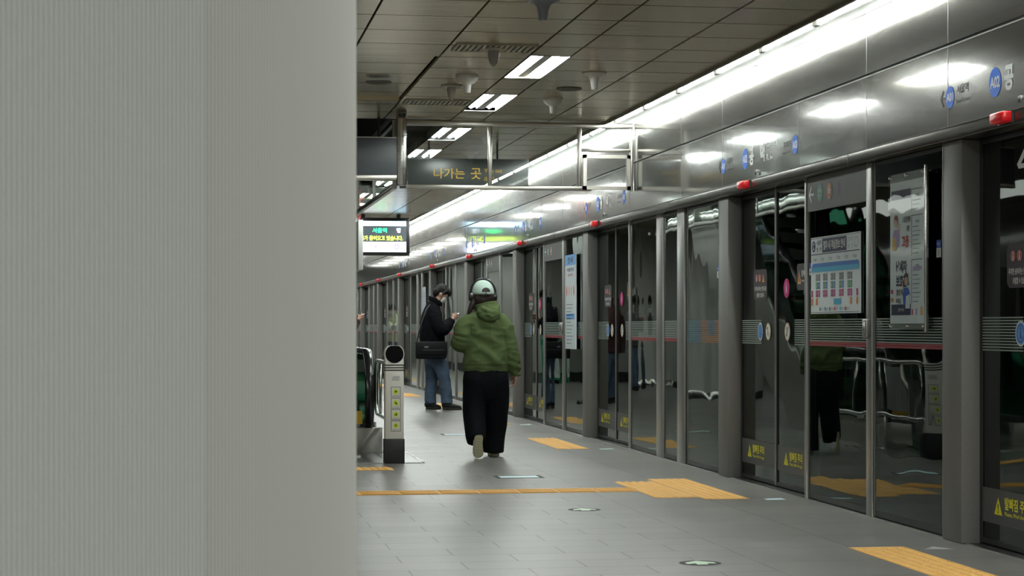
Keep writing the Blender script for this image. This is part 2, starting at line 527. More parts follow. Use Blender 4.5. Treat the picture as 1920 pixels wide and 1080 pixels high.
STK = mat('sticker_charcoal', (0.055, 0.048, 0.055), 0.5)
PINK = mat('sticker_pink', (0.58, 0.03, 0.22), 0.5)
ORNG = mat('sticker_orange', (0.75, 0.30, 0.03), 0.5)
REDP = mat('sticker_red', (0.50, 0.05, 0.05), 0.5)
LBLUE = mat('sticker_blue', (0.16, 0.38, 0.72), 0.5)
TANP = mat('sticker_tan', (0.45, 0.32, 0.18), 0.5)

def rounded(mb, x, yc, zc, w, h, r, m, n=5):
    pts = []
    for (sy, sz, a0) in ((-1, 1, 0), (1, 1, 90), (1, -1, 180), (-1, -1, 270)):
        for k in range(n + 1):
            a = math.radians(a0 + 90 * k / n)
            # right is -Y
            pts.append((x, yc + sy * (w / 2 - r) - math.cos(a) * r, zc + sz * (h / 2 - r) + math.sin(a) * r))
    mb.poly(pts, m)

def warn_sticker(x, yc, zc, w=0.36, h=0.235):
    mb = MB()
    rounded(mb, x, yc, zc, w, h, 0.045, STK)
    x -= 0.0015
    for k, c in enumerate((0.2, -0.0)):
        yy = yc + w * (.27 - .23 * k); zz = zc + h * .22
        mb.disc((x, yy, zz), .030, R_, U_, REDP, 20)
        mb.disc((x - .001, yy, zz), .026, R_, U_, WHITEV, 20, rin=.023)
        mb.disc((x - .001, yy, zz + .012), .006, R_, U_, WHITEV, 10)
        mb.poly([(x - .001, yy + .008, zz + .003), (x - .001, yy + .004, zz - .018), (x - .001, yy - .008, zz - .018), (x - .001, yy - .006, zz + .003)], WHITEV)
        if k == 0: mb.poly([(x - .001, yy - .02, zz - .008), (x - .001, yy - .016, zz + .014), (x - .001, yy - .010, zz + .012), (x - .001, yy - .014, zz - .01)], ORNG)
    yy = yc - w * .22; zz = zc + h * .2
    mb.poly([(x, yy + .032, zz - .028), (x, yy - .032, zz - .028), (x, yy, zz + .036)], WHITEV)
    mb.poly([(x - .001, yy + .028, zz - .026), (x - .001, yy - .028, zz - .026), (x - .001, yy, zz + .031)], ORNG)
    text(mb, '!', (x - .002, yy, zz - .004), None, .03, R_, U_, BLACKP, 0.03)
    text(mb, '무리한 승하차는 안전사고를', (x, yc, zc - h * .13), w * .86, .036, R_, U_, WHITEV, 0.02)
    text(mb, '유발할 수 있습니다', (x, yc, zc - h * .34), w * .56, .036, R_, U_, WHITEV, 0.02)
    return mb
def gap_sticker(x, yc, zc):
    mb = MB()
    rounded(mb, x, yc, zc, .34, .19, 0.03, STK)
    x -= .0015
    yy = yc + .11
    mb.poly([(x, yy + .04, zc - .05), (x, yy - .04, zc - .05), (x, yy, zc + .05)], WHITEV)
    mb.poly([(x - .001, yy + .034, zc - .046), (x - .001, yy - .034, zc - .046), (x - .001, yy, zc + .043)], ORNG)
    mb.poly([(x - .002, yy + .006, zc - .03), (x - .002, yy - .006, zc - .03), (x - .002, yy, zc + .02)], BLACKP)
    text(mb, '발빠짐 주의', (x, yc - .04, zc + .025), .2, .05, R_, U_, WHITEV, 0.02)
    text(mb, 'Please, mind the gap', (x, yc - .04, zc - .03), .2, .022, R_, U_, WHITEV, 0.01)
    return mb
def round_sticker(x, yc, zc, r, rim, face, kind):
    mb = MB()
    mb.disc((x, yc, zc), r, R_, U_, rim, 28)
    mb.disc((x - .0012, yc, zc), r * .86, R_, U_, face, 28)
    x2 = x - .0024
    ink = WHITEV if kind == 'pink' else (BLUE if kind == 'blue' else DARKM)
    if kind == 'pink':
        mb.disc((x2, yc, zc + r * .42), r * .13, R_, U_, ink, 12)
        mb.poly([(x2, yc + r * .16, zc + r * .25), (x2, yc + r * .12, zc - r * .5), (x2, yc - r * .14, zc - r * .5), (x2, yc - r * .22, zc - r * .1), (x2, yc - r * .14, zc + r * .25)], ink)
    elif kind == 'blue':
        mb.disc((x2, yc, zc), r * .72, R_, U_, ink, 24, rin=r * .62)
        mb.disc((x2, yc, zc + r * .38), r * .12, R_, U_, ink, 12)
        mb.poly([(x2, yc + r * .1, zc + r * .2), (x2, yc + r * .1, zc - r * .4), (x2, yc - r * .35, zc - r * .4), (x2, yc - r * .1, zc - r * .1), (x2, yc - r * .06, zc + r * .2)], ink)
    else:
        mb.disc((x2, yc + r * .1, zc + r * .38), r * .14, R_, U_, ink, 12)
        mb.poly([(x2, yc + r * .2, zc + r * .18), (x2, yc + r * .2, zc - r * .5), (x2, yc + r * .02, zc - r * .5), (x2, yc - r * .04, zc + r * .18)], ink)
        s = 1 if kind == 'a' else -1
        mb.poly([(x2 - .001, yc + s * r * .62, zc + r * .5), (x2 - .001, yc + s * r * .5, zc + r * .62), (x2 - .001, yc - s * r * .62, zc - r * .5), (x2 - .001, yc - s * r * .5, zc - r * .62)], rim)
    return mb

LW = 0.955
def make_leaf(side):
    """side 'far' (left as seen) or 'near' (right as seen); local y 0..LW, x 0 is the glass face"""
    t = thing('sliding_door', '', 'door')
    f = MB()
    t0 = 0.028
    frame_rect(f, 0.002, LW - .002, 0.012, ZT - .004, -0.004, 0.03, t0, DARKM)
    edge = LW - .002 if side == 'near' else 0.002     # meeting stile catches light
    s = -1 if side == 'near' else 1
    f.box(-0.008, -0.004, edge, edge + s * .014, .012, ZT - .004, MULLM)
    f.build('door_frame', t)
    gmb = MB(); gmb.box(0.004, 0.014, t0, LW - t0, 0.03, ZT - .03, DGLASS); gmb.build('glass_pane', t)
    b = MB(); caution(b, -0.0005 + .002, LW / 2, 0.225, LW - 2 * t0, 0.19); b.build('caution_band', t)
    st = MB()
    if side == 'far':
        stripes(st, (t0 + .36, LW - t0), 0.001); st.build('stripe_band', t)
        warn_sticker(0.001, .42, 1.525).build('warning_sticker', t)
        round_sticker(0.0005, .42, 1.165, .068, WHITEV, LBLUE, 'blue').build('round_sticker', t)
        round_sticker(0.0005, .21, 1.165, .068, TANP, WHITEV, 'a').build('round_sticker', t)
    else:
        stripes(st, (t0, LW - t0 - .42), 0.001); st.build('stripe_band', t)
        gap_sticker(0.001, .28, 1.56).build('warning_sticker', t)
        round_sticker(0.0005, .70, 1.485, .072, PINK, PINK, 'pink').build('round_sticker', t)
        round_sticker(0.0005, .68, 1.165, .068, TANP, WHITEV, 'b').build('round_sticker', t)
    return t
leaf_far = make_leaf('far'); leaf_near = make_leaf('near')

def make_fixed(w, name='emergency_door', cols=None, red=True, tagm=False, glass=PGLASS):
    t = thing(name, '', 'door')
    f = MB(); f.box(0.0, 0.03, 0, .012, .01, ZT - .004, MULLM); f.box(0.0, 0.03, w - .012, w, .01, ZT - .004, MULLM)
    f.box(0.004, 0.03, .012, w - .012, .01, .05, DARKM); f.box(0.004, .03, .012, w - .012, ZT - .03, ZT - .004, DARKM)
    f.build('door_frame', t)
    gm = MB(); gm.box(0.004, 0.016, .012, w - .012, .05, ZT - .03, glass); gm.build('glass_pane', t)
    s = MB(); stripes(s, (.03, w - .04), 0.0015, cols=cols, red=red); s.build('stripe_band', t)
    if tagm:
        s = MB(); yy = .10
        s.quad((0.001, yy, 1.60), (0.001, yy + .07, 1.60), (0.001, yy + .07, 1.655), (0.001, yy, 1.655), WHITEV)
        s.quad((0.001, yy, 1.655), (0.001, yy + .07, 1.655), (0.001, yy + .07, 1.70), (0.001, yy, 1.70), BLUE)
        text(s, '비상문', (0, yy + .035, 1.678), .05, .02, R_, U_, WHITEV); text(s, '1', (0, yy + .035, 1.628), None, .035, R_, U_, NAVY)
        s.build('door_tag', t)
    return t
pan_B = make_fixed(1.215, tagm=True)
pan_A = make_fixed(1.235)
ext_1 = make_fixed(1.15, cols=[STR4, STR5, STR4, STR5, STR2], tagm=True)
ext_n = make_fixed(0.55, 'narrow_glass_panel')
ext_n['category'] = 'glass panel'
ext_2 = make_fixed(1.15)

def make_post(w):
    t = thing('screen_door_post', '', 'post')
    mb = MB()
    mb.box(-0.035, 0.11, 0, w, 0.0, ZT - .001, POSTM, 0.006); mb.build('post_casing', t)
    mb = MB(); mb.box(-0.037, -0.030, w - .016, w - .006, 0.01, ZT - .01, MULLM); mb.build('edge_strip', t)
    return t
post0 = make_post(0.28)
def make_mullion(w):
    t = thing('door_mullion', '', 'post')
    mb = MB(); mb.box(-0.012, 0.04, 0, w, 0, ZT - .001, MULLM, 0.004); mb.build('mullion_bar', t)
    return t
mul_mid = make_mullion(0.10)
mb = MB(); mb.box(-0.045, -0.012, 0.015, .085, 1.13, 1.25, MULLM, .008); mb.box(-0.055, -0.045, 0.02, .045, 1.15, 1.23, STEEL, .004)
mb.build('door_latch', mul_mid)
mul_thin = make_mullion(0.035)
mul_wide = make_mullion(0.24)

proto_used = set()
def place(proto, loc, label, group=None):
    if proto.name in proto_used:
        o = dup(proto, loc, label)
    else:
        proto_used.add(proto.name); o = proto; o.location = loc; o['label'] = label
    if group: o['group'] = group
    return o

lampp = thing('warning_lamp', '', 'lamp')
mb = MB(); mb.box(-0.062, 0.0, -0.085, 0.085, -0.030, 0.026, RED, 0.012); mb.build('lamp_lens', lampp)
mb = MB(); mb.box(-0.012, 0.0, -0.09, 0.09, -0.034, 0.030, DARKM); mb.build('lamp_base', lampp)

nb = len(P)
for k in range(1, nb):
    p = P[k]; q = P[k - 1]; o = ORD[k - 1]
    wh = f'{o} doorway from the right'
    place(post0, (W, p - .28, 0), f'grey metal post left of the {wh}', 'grey posts of the screen doors')
    seam_y = [p - 0.0]
    y1 = p - .28
    place(leaf_far, (W + LEAF_X, y1 - LW, 0), f'left dark glass leaf of the {wh}, with grey warning stickers', 'sliding door leaves')
    place(leaf_near, (W + LEAF_X, y1 - 2 * LW, 0), f'right dark glass leaf of the {wh}, pink round sticker', 'sliding door leaves')
    y0 = y1 - 2 * LW
    place(mul_thin, (W, y0 - .035, 0), f'thin bright metal jamb on the near side of the {wh}', 'metal jambs and mullions')
    place(lampp, (W - .075, p - .98, 2.283), f'red warning lamp on the header above the {wh}', 'red warning lamps')
    y0 -= .035
    if k in EXT:
        place(ext_2, (W, y0 - 1.15, 0), f'tall fixed glass panel directly before the {wh}', 'fixed glass panels')
        place(mul_wide, (W, y0 - 1.15 - .24, 0), f'broad mullion left of the narrow pane before the {wh}', 'metal jambs and mullions')
        place(ext_n, (W, y0 - 1.15 - .24 - .55, 0), f'narrow glass panel between two broad mullions before the {wh}', 'narrow glass panels')
        place(mul_wide, (W, y0 - 1.15 - .24 - .55 - .24, 0), f'broad mullion right of the narrow pane before the {wh}', 'metal jambs and mullions')
        place(ext_1, (W, q + .005, 0), f'fixed glass panel with orange and blue stripes before the {wh}', 'fixed glass panels')
        seam_y += [q + 1.36, p - 2.2]
    else:
        place(pan_A, (W, y0 - 1.235, 0), f'emergency glass door directly beside the {wh}', 'emergency glass doors')
        place(mul_mid, (W, y0 - 1.235 - .10, 0), f'mullion with a small latch before the {wh}', 'metal jambs and mullions')
        place(pan_B, (W, q + .01, 0), f'emergency glass door with small blue tag before the {wh}', 'emergency glass doors')
        seam_y += [q + 1.36, q + 2.77]
    for s in seam_y:
        seam.box(W - .0012, W, s, s + .005, 2.325, 2.795, mat('seam_soft', (0.22, 0.22, 0.21), 0.4, 0.7))
        seam.box(W - .0012, W, s, s + .006, 2.81, CEIL, MATS['seam_soft']) if s != seam_y[-1] else None
    seam.box(W - .0772, W - .075, q + 1.5, q + 1.506, 2.24, 2.312, BLACKP)
seam.box(W - .0015, W, -6, YEND, 2.788, 2.795, MULLM)
struct(seam.build('trim_5'))

# ------------------------------------------------------------------ station name lettering on the lower fascia
INK = mat('dark_ink', (0.045, 0.045, 0.045), 0.5)
SIGNB = mat('line_blue', (0.02, 0.16, 0.72), 0.4)
def make_name_sign():
    t = thing('station_name_sign', '', 'sign')
    x = -0.002
    b = MB(); b.disc((x, .30, .006), .079, R_, U_, SIGNB, 32); text(b, 'A02', (x - .001, .30, .006), .125, .062, R_, U_, WHITEV, 0.03); b.build('station_number', t)
    b = MB(); b.disc((x, .93, 0.0), .062, R_, U_, SIGNB, 32); text(b, 'A01', (x - .001, .93, 0), .10, .05, R_, U_, WHITEV, 0.03); b.build('station_number', t)
    b = MB(); b.disc((x, -.98, -.0), .068, R_, U_, SIGNB, 32); text(b, 'A03', (x - .001, -.98, 0), .11, .055, R_, U_, WHITEV, 0.03); b.build('station_number', t)
    b = MB(); text(b, '공', (x, .12, .01), .115, .135, R_, U_, WHITEV, 0.05); text(b, '덕', (x, -.17, .012), .115, .135, R_, U_, WHITEV, 0.05)
    text(b, 'Gongdeok', (x, -.40, .055), .27, .052, R_, U_, WHITEV, 0.02); text(b, '孔 德', (x, -.35, -.03), .17, .05, R_, U_, WHITEV, 0.03)
    b.build('station_name', t)
    b = MB(); text(b, '서울역', (x, .75, .03), .17, .05, R_, U_, INK, 0.01); text(b, 'Seoul Station', (x, .74, -.035), .20, .022, R_, U_, INK, 0.0)
    text(b, '홍대입구', (x, -.80, .02), .19, .045, R_, U_, INK, 0.01); text(b, 'Hongik Univ.', (x, -.78, -.04), .2, .022, R_, U_, INK, 0.0)
    b.poly([(x, 1.075, 0), (x, 1.03, .05), (x, 1.02, .04), (x, 1.052, .0055), (x, 1.02 - .03, .0055), (x, 1.02 - .03, -.0055), (x, 1.052, -.0055), (x, 1.02, -.04), (x, 1.03, -.05)], INK)
    b.build('neighbour_station_names', t)
    return t
sgn = make_name_sign()
for k in range(1, 8):
    place(sgn, (W, P[k] - .96, 2.50), f'station name lettering with round blue numbers on the fascia over the {ORD[k-1]} doorway', 'station name signs')
kb = thing('key_switch', '', 'switch')
mb = MB(); mb.tube([(0, 0, 0), (-.012, 0, 0)], .011, WHITEP, 14); mb.tube([(-.012, 0, 0), (-.02, 0, 0)], .006, STEEL, 10); mb.build('switch_barrel', kb)
mb = MB(); mb.box(-.022, -.012, -.006, .006, -.03, -.008, DARKM); mb.build('key_cap', kb)
for k in range(1, 7):
    place(kb, (W, P[k] - 1.0, 2.385), f'tiny white key switch on the fascia over the {ORD[k-1]} doorway', 'key switches on the fascia')

# ------------------------------------------------------------------ transfer signs at the head of the A panels
SIGNG = mat('sign_grey', (0.105, 0.108, 0.103), 0.45)
GRN = mat('badge_green', (0.13, 0.33, 0.25), 0.45); BRN = mat('badge_brown', (0.40, 0.15, 0.05), 0.45); PUR = mat('badge_purple', (0.20, 0.07, 0.33), 0.45)
def transfer_sign(k, full):
    q = P[k - 1]; y0 = P[k] - 2.225 if False else q + 1.35
    w = 1.215
    t = thing('transfer_sign', f'grey header sign with arrow and round line badges beside the {ORD[k-1]} doorway', 'sign', (W, q + 1.345, 0), group='transfer signs')
    b = MB(); b.box(-.006, 0.003, 0.01, w, 2.0, ZT - .002, SIGNG); b.build('sign_board', t)
    b = MB(); x = -.008; zc = 2.115
    ya = w - .09
    b.poly([(x, ya + .055, zc), (x, ya, zc + .06), (x, ya - .012, zc + .048), (x, ya + .022, zc + .008), (x, ya - .06, zc + .008), (x, ya - .06, zc - .008), (x, ya + .022, zc - .008), (x, ya - .012, zc - .048), (x, ya, zc - .06)], WHITEV)
    b.build('arrow', t)
    for i, (m, s) in enumerate(((GRN, '경의'), (BRN, '6'), (None, '5'))):
        b = MB(); yy = w - .28 - .20 * i
        if m: b.disc((x, yy, zc), .058, R_, U_, m, 28)
        if i == 0:
            text(b, '경의·중앙선', (x - .001, yy, zc + .014), .085, .02, R_, U_, WHITEV, 0.0)
            text(b, 'Gyeongui Line', (x - .001, yy, zc - .016), .085, .013, R_, U_, WHITEV, 0.0)
        else:
            text(b, s, (x - .001, yy, zc + .012), .05, .068, R_, U_, WHITEV if m else PUR, 0.02)
            text(b, 'Line', (x - .001, yy, zc - .04), .05, .02, R_, U_, WHITEV if m else PUR, 0.0)
        b.build('line_badge', t)
transfer_sign(2, True); transfer_sign(4, True); transfer_sign(5, True)

# ------------------------------------------------------------------ train map poster on the first A panel
PAPER = mat('poster_paper', (0.78, 0.86, 0.88), 0.4, coat=0.4)
GREYP = mat('print_grey', (0.17, 0.18, 0.2), 0.5); MAG = mat('print_magenta', (0.40, 0.04, 0.20), 0.5); GRP = mat('print_green', (0.05, 0.28, 0.10), 0.5)
BLP = mat('print_blue', (0.05, 0.18, 0.50), 0.5); CYA = mat('print_cyan', (0.08, 0.40, 0.62), 0.5); ORP = mat('print_orange', (0.62, 0.20, 0.05), 0.5); LGP = mat('print_pale_grey', (0.38, 0.42, 0.45), 0.5)
def R2(mb, x, u0, u1, v0, v1, m, org):
    """rectangle on the wall: u to the right (-Y), v up, from org (y at left, z at bottom)"""
    y, z = org
    mb.quad((x, y - u0, z + v0), (x, y - u1, z + v0), (x, y - u1, z + v1), (x, y - u0, z + v1), m)
t = thing('train_map_poster', 'white train information poster with navy heading on the glass below the transfer sign', 'poster', (W, 11.94, 1.29))
PW, PH = 1.02, .525
b = MB(); b.box(-.006, -.001, 0, PW, 0, PH, PAPER); b.build('poster_sheet', t)
org = (PW, 0); b = MB(); x = -.0075
R2(b, x, .25, .75, .415, .51, NAVY, org); R2(b, x, .01, 1.01, .404, .410, NAVY, org); R2(b, x, .01, 1.01, .515, .518, NAVY, org); R2(b, x, .01, 1.01, .008, .011, NAVY, org)
text(b, '열차 내 객실정보 안내', (x - .001, PW - .5, .464), .45, .062, R_, U_, WHITEV, .02)
b.disc((x, PW - .065, .462), .038, R_, U_, NAVY, 24); text(b, 'C', (x - .001, PW - .065, .462), .035, .048, R_, U_, PAPER, .02)
text(b, '서울역', (x, PW - .18, .485), .10, .035, R_, U_, NAVY, .02); text(b, '방  면', (x, PW - .18, .44), .10, .03, R_, U_, NAVY, .02)
b.disc((x, PW - .94, .462), .036, R_, U_, LGP, 24, rin=.028)
text(b, '인천공항', (x, PW - .83, .485), .12, .03, R_, U_, LGP, .0); text(b, '방  면', (x, PW - .83, .44), .1, .028, R_, U_, LGP, .0)
b.build('poster_heading', t)
b = MB()
for i in range(6):
    text(b, f'{i+1} car', (x, PW - (.09 + .165 * i), .375), .075, .028, R_, U_, GREYP, .0)
b.poly([(x, PW - .02, .285), (x, PW - 1.0, .285), (x, PW - 1.0, .33), (x, PW - .98, .345), (x, PW - .05, .345), (x, PW - .02, .32)], BLP)
R2(b, x - .0005, .03, .99, .285, .318, CYA, org)
b.build('train_diagram', t)
b = MB()
cols = [.13, .18, .285, .335, .45, .50, .62, .67, .79, .84]
for i, u in enumerate(cols):
    R2(b, x, u - .02, u + .02, .225, .27, GREYP, org)
    R2(b, x, u - .02, u + .02, .17, .215, GRP if i % 2 == 0 or i == 9 else BLP, org)
    R2(b, x, u - .02, u + .02, .115, .16, MAG, org)
    text(b, '/', (x - .0008, PW - u, .2475), .014, .026, R_, U_, WHITEV, .03); text(b, 'i', (x - .0008, PW - u, .1925), .01, .028, R_, U_, WHITEV, .03); text(b, '/', (x - .0008, PW - u, .1375), .014, .026, R_, U_, WHITEV, .03)
for u in (.03, .96): R2(b, x, u - .018, u + .018, .115, .16, MAG, org)
for u in (.03, .13, .84, .96): R2(b, x, u - .018, u + .018, .06, .105, ORP, org); 
R2(b, x, .49, .64, .06, .10, CYA, org)
for i, (u, m) in enumerate(((.2, GREYP), (.31, BLP), (.41, GREYP), (.51, REDP), (.63, CYA), (.73, REDP))):
    R2(b, x, u - .012, u + .012, .02, .044, m, org); text(b, '안내', (x, PW - u - .045, .032), .05, .018, R_, U_, GREYP, 0)
b.build('pictogram_table', t)
# blue tag beside it
b = MB()
b.box(-.004, -.001, 0, .075, 0, .045, WHITEV); b.box(-.004, -.001, 0, .075, .045, .085, BLUE); text(b, '4-2', (-.005, .037, .022), .05, .028, R_, U_, NAVY)
tag(b.build('small_tag', None, (W, 12.93, 1.56)), 'small blue and white tag stuck left of the train information poster', 'tag')

# ------------------------------------------------------------------ tall poster in an acrylic holder
ACR = glass_mat('acrylic', (0.99, 0.995, 0.99), 0.002, 3.0, 1.16)
PAPER2 = mat('poster_paper_bright', (0.80, 0.90, 0.93), 0.35, coat=0.6)
SKIN_P = mat('print_skin', (0.70, 0.45, 0.34), 0.5); HAIR_P = mat('print_hair_brown', (0.22, 0.06, 0.05), 0.5); LIL = mat('print_lilac', (0.45, 0.36, 0.62), 0.5); YEP = mat('print_yellow', (0.70, 0.45, 0.08), 0.5)
t = thing('tall_poster', 'tall white safety poster in a clear acrylic holder before the nearest wide post', 'poster', (W - .045, 10.71, 1.19))
TW, TH = .60, .93
b = MB(); b.box(0.0, .004, .02, TW - .02, .03, TH - .05, PAPER2); b.build('poster_sheet', t)
b = MB(); b.box(-.008, -.003, 0, TW, 0, TH, ACR); b.build('acrylic_cover', t)
b = MB(); b.box(.006, .012, 0, TW, 0, TH, mat('acrylic_back', (0.22, 0.26, 0.24), 0.2)); b.build('back_plate', t)
b = MB(); b.box(-.012, .012, -.022, -.004, -.02, TH + .02, STEEL, .004); b.build('side_rail', t)
for yy in (.03, TW / 2, TW - .03):
    for zz in (.015, TH - .018):
        b = MB(); b.tube([(-.014, yy, zz), (.043, yy, zz)], .008, STEEL, 12); b.build('stand_off_bolt', t)
def U(u): return TW - .02 - u      # u from the left edge of the sheet
x = -.0012
b = MB(); org = (TW - .02, .03)
R2(b, x, .02, .345, .05, .115, NAVY, org); R2(b, x, .02, .345, .745, .80, NAVY, org)
text(b, '안전 서비스', (x - .001, U(.19), .03 + .083), .1, .02, R_, U_, WHITEV)
text(b, '소음발생에', (x, U(.27), .03 + .62), .13, .038, R_, U_, INK, .02); text(b, '대한', (x, U(.30), .03 + .565), .05, .035, R_, U_, INK, .02)
text(b, '고충', (x, U(.255), .03 + .49), .12, .075, R_, U_, REDP, .04)
text(b, '납세자', (x, U(.19), .03 + .34), .18, .075, R_, U_, NAVY, .05); text(b, '보호관', (x, U(.19), .03 + .255), .18, .075, R_, U_, NAVY, .05)
text(b, '에게', (x, U(.30), .03 + .235), .04, .025, R_, U_, NAVY, .02); text(b, '함께 해결', (x, U(.175), .03 + .185), .14, .042, R_, U_, INK, .03)
text(b, '하세요', (x, U(.14), .03 + .135), .09, .035, R_, U_, INK, .02)
b.build('poster_lettering', t)
def figure(name, u, v, s, hair, top, bag, flip=1):
    b = MB(); X = x - .0005
    def pt(a, c): return (X, U(u + a * s * flip), .03 + v + c * s)
    b.disc(pt(0, .30), .055 * s / .3 * .3, R_, U_, SKIN_P, 20)
    b.poly([pt(-.09, .02), pt(.09, .02), pt(.11, .16), pt(.06, .22), pt(-.06, .22), pt(-.11, .16)], top)
    X2 = X - .0008
    b.poly([(X2, p_[1], p_[2]) for p_ in (pt(-.075, .27), pt(-.055, .37), pt(0, .395), pt(.055, .37), pt(.075, .27), pt(.04, .33), pt(-.04, .34))], hair)
    b.poly([(X2, p_[1], p_[2]) for p_ in (pt(-.13, -.02), pt(0.02, -.02), pt(0.0, .12), pt(-.10, .14))], bag)
    b.poly([(X2, p_[1], p_[2]) for p_ in (pt(.09, .16), pt(.13, .28), pt(.11, .30), pt(.07, .18))], SKIN_P)
    b.disc((X2 - .0004, U(u + .02 * s * flip), .03 + v + .31 * s), .006 * s, R_, U_, INK, 8); b.disc((X2 - .0004, U(u - .02 * s * flip), .03 + v + .31 * s), .006 * s, R_, U_, INK, 8)
    b.build(name, t)
figure('printed_figure', .10, .45, .52, HAIR_P, LIL, YEP)
figure('printed_figure', .27, .10, .52, INK, BLUE, PAPER2, -1)
b = MB()
for i, (v, h) in enumerate(((.66, .13), (.40, .235), (.115, .26))):
    R2(b, x, .355, .36, v, v + h, INK, org); R2(b, x, .355, .53, v + h, v + h + .004, INK, org)
    text(b, '안내사항', (x, U(.45), .03 + v + h - .035), .06, .018, R_, U_, INK, .01)
    n = int(h / .026) - 2
    for j in range(n):
        R2(b, x, .375, .375 + .09 + .04 * ((j * 7) % 3) / 2, v + .012 + j * .026, v + .017 + j * .026, LGP if j % 2 else GREYP, org)
R2(b, x, .38, .52, .315, .335, LIL, org)
R2(b, x, .36, .38, .05, .085, REDP, org); R2(b, x, .50, .535, .05, .10, YEP, org); R2(b, x, .42, .45, .05, .09, LIL, org)
R2(b, x, .01, .05, .18, .205, PINK, org); R2(b, x, .015, .055, .13, .155, ORP, org)
b.build('text_column', t)

t = thing('direction_arrow', 'white arrow decal high on the glass of the first doorway at the right edge', 'decal', (W + LEAF_X - .001, 9.66, 2.08))
b = MB()
b.poly([(0, .05, -.02), (0, -.05, .065), (0, -.075, .04), (0, .0, -.02), (0, -.30, -.02), (0, -.30, -.045), (0, .03, -.045)], WHITEV); b.build('arrow_film', t)

# narrow illuminated notice further along
t = thing('tall_poster', 'narrow white notice with blue head on the glass before the fourth doorway', 'poster', (W - .03, 21.35, .95))
b = MB(); b.box(0, .012, 0, .62, 0, 1.07, PAPER2); b.build('poster_sheet', t)
b = MB(); org = (.62, 0); x = -.0015
R2(b, x, 0, .62, .95, 1.07, LBLUE, org); text(b, '안내', (x - .001, .31, 1.01), .3, .07, R_, U_, NAVY, .03)
text(b, '이용안내', (x, .31, .90), .4, .045, R_, U_, INK, .03); text(b, '승강장 안전', (x, .31, .84), .3, .03, R_, U_, REDP, .02)
for i in range(4): b.disc((x, .52 - .14 * i, .66), .025, R_, U_, (REDP, ORNG, TANP, REDP)[i], 14, .06)
for i in range(12): R2(b, x, .08, .35 + .06 * (i % 3), .06 + .04 * i, .068 + .04 * i, GREYP if i % 3 else GRP, org)
R2(b, x, .06, .56, .34, .40, LBLUE, org)
b.build('poster_print', t)
t = thing('tall_poster', 'pale blue timetable sheet on the glass between the sixth and seventh doorways', 'poster', (W - .02, 36.0, 1.15))
b = MB(); b.box(0, .01, 0, .55, 0, .8, PAPER2); b.build('poster_sheet', t)
b = MB(); org = (.55, 0)
for i in range(9): R2(b, -.0015, .03, .52, .05 + .08 * i, .055 + .08 * i, BLP, org)
for i in range(5): R2(b, -.0015, .05 + .11 * i, .056 + .11 * i, .04, .72, BLP, org)
b.build('table_grid', t)

# ------------------------------------------------------------------ lamps
TUBEM = mat('tube_glow', (0.9, 0.95, 0.93), 0.4, emis=(0.95, 1.0, 0.965), estr=TUBE_E)
REFLM = mat('lamp_reflector', (0.42, 0.44, 0.42), 0.3, 0.5)
lp = thing('ceiling_light', '', 'ceiling light')
b = MB()
w2, L = .145, 1.26
b.box(-w2, w2, 0, L, .07, .085, REFLM); b.box(-w2 - .006, -w2, 0, L, -.004, .085, REFLM); b.box(w2, w2 + .006, 0, L, -.004, .085, REFLM)
b.box(-w2, w2, -.006, 0, -.004, .085, REFLM); b.box(-w2, w2, L, L + .006, -.004, .085, REFLM)
b.box(-.035, .035, 0, L, .012, .07, REFLM)
b.build('lamp_housing', lp)
for s in (-1, 1):
    b = MB(); b.tube([(s * .085, .03, .03), (s * .085, L - .03, .03)], .016, TUBEM, 8); b.build('fluorescent_tube', lp)
n = 0
PL = ['nearest', 'second', 'third', 'fourth', 'fifth', 'sixth', 'seventh', 'eighth', 'ninth', 'tenth', 'eleventh', 'twelfth', 'thirteenth', 'fourteenth', 'fifteenth', 'sixteenth', 'seventeenth', 'eighteenth', 'nineteenth', 'twentieth', 'twenty-first', 'twenty-second', 'twenty-third']
for k in range(0, 21):
    y0 = 14.1 + 2.4 * k + (0.45 if k >= 2 else 0)
    if y0 > YEND - 2: break
    lab = f'twin-tube light in the ceiling slot, {PL[k]} in the row from the camera'
    place(lp, (2.565, y0, CEIL), lab, 'twin-tube ceiling lights')

ct = thing('cove_tube', '', 'lamp')
b = MB(); b.tube([(0, .05, 0), (0, 1.19, 0)], .015, TUBEM, 8); b.build('glowing_tube', ct)
for yy in (.025, 1.215):
    b = MB(); b.box(-.018, .018, yy - .025, yy + .025, -.02, .05, WHITEP, .004); b.build('tube_socket', ct)
yc = 8.6; k = 0
ORDL = PL + [f'{a}{b}' for a in ('twenty-', 'thirty-', 'forty-') for b in ('first', 'second', 'third', 'fourth', 'fifth', 'sixth', 'seventh', 'eighth', 'ninth')]
while yc < YEND - 2:
    far = 'near the far end of the row' if yc > 45 else ''
    i = k
    tens = ['', 'twenty-', 'thirty-', 'forty-']
    if i < 20: w = PL[i] if i else 'nearest'
    else:
        u = (i + 1) % 10; tn = (i + 1) // 10
        w = ('twentieth', 'thirtieth', 'fortieth')[tn - 2] if u == 0 else ('twenty', 'thirty', 'forty')[tn - 2] + '-' + ('', 'first', 'second', 'third', 'fourth', 'fifth', 'sixth', 'seventh', 'eighth', 'ninth')[u]
    place(ct, (4.03, yc, CEIL + .005), f'fluorescent tube in the cove along the door wall, {w} from the camera', 'cove fluorescent tubes')
    yc += 1.245; k += 1

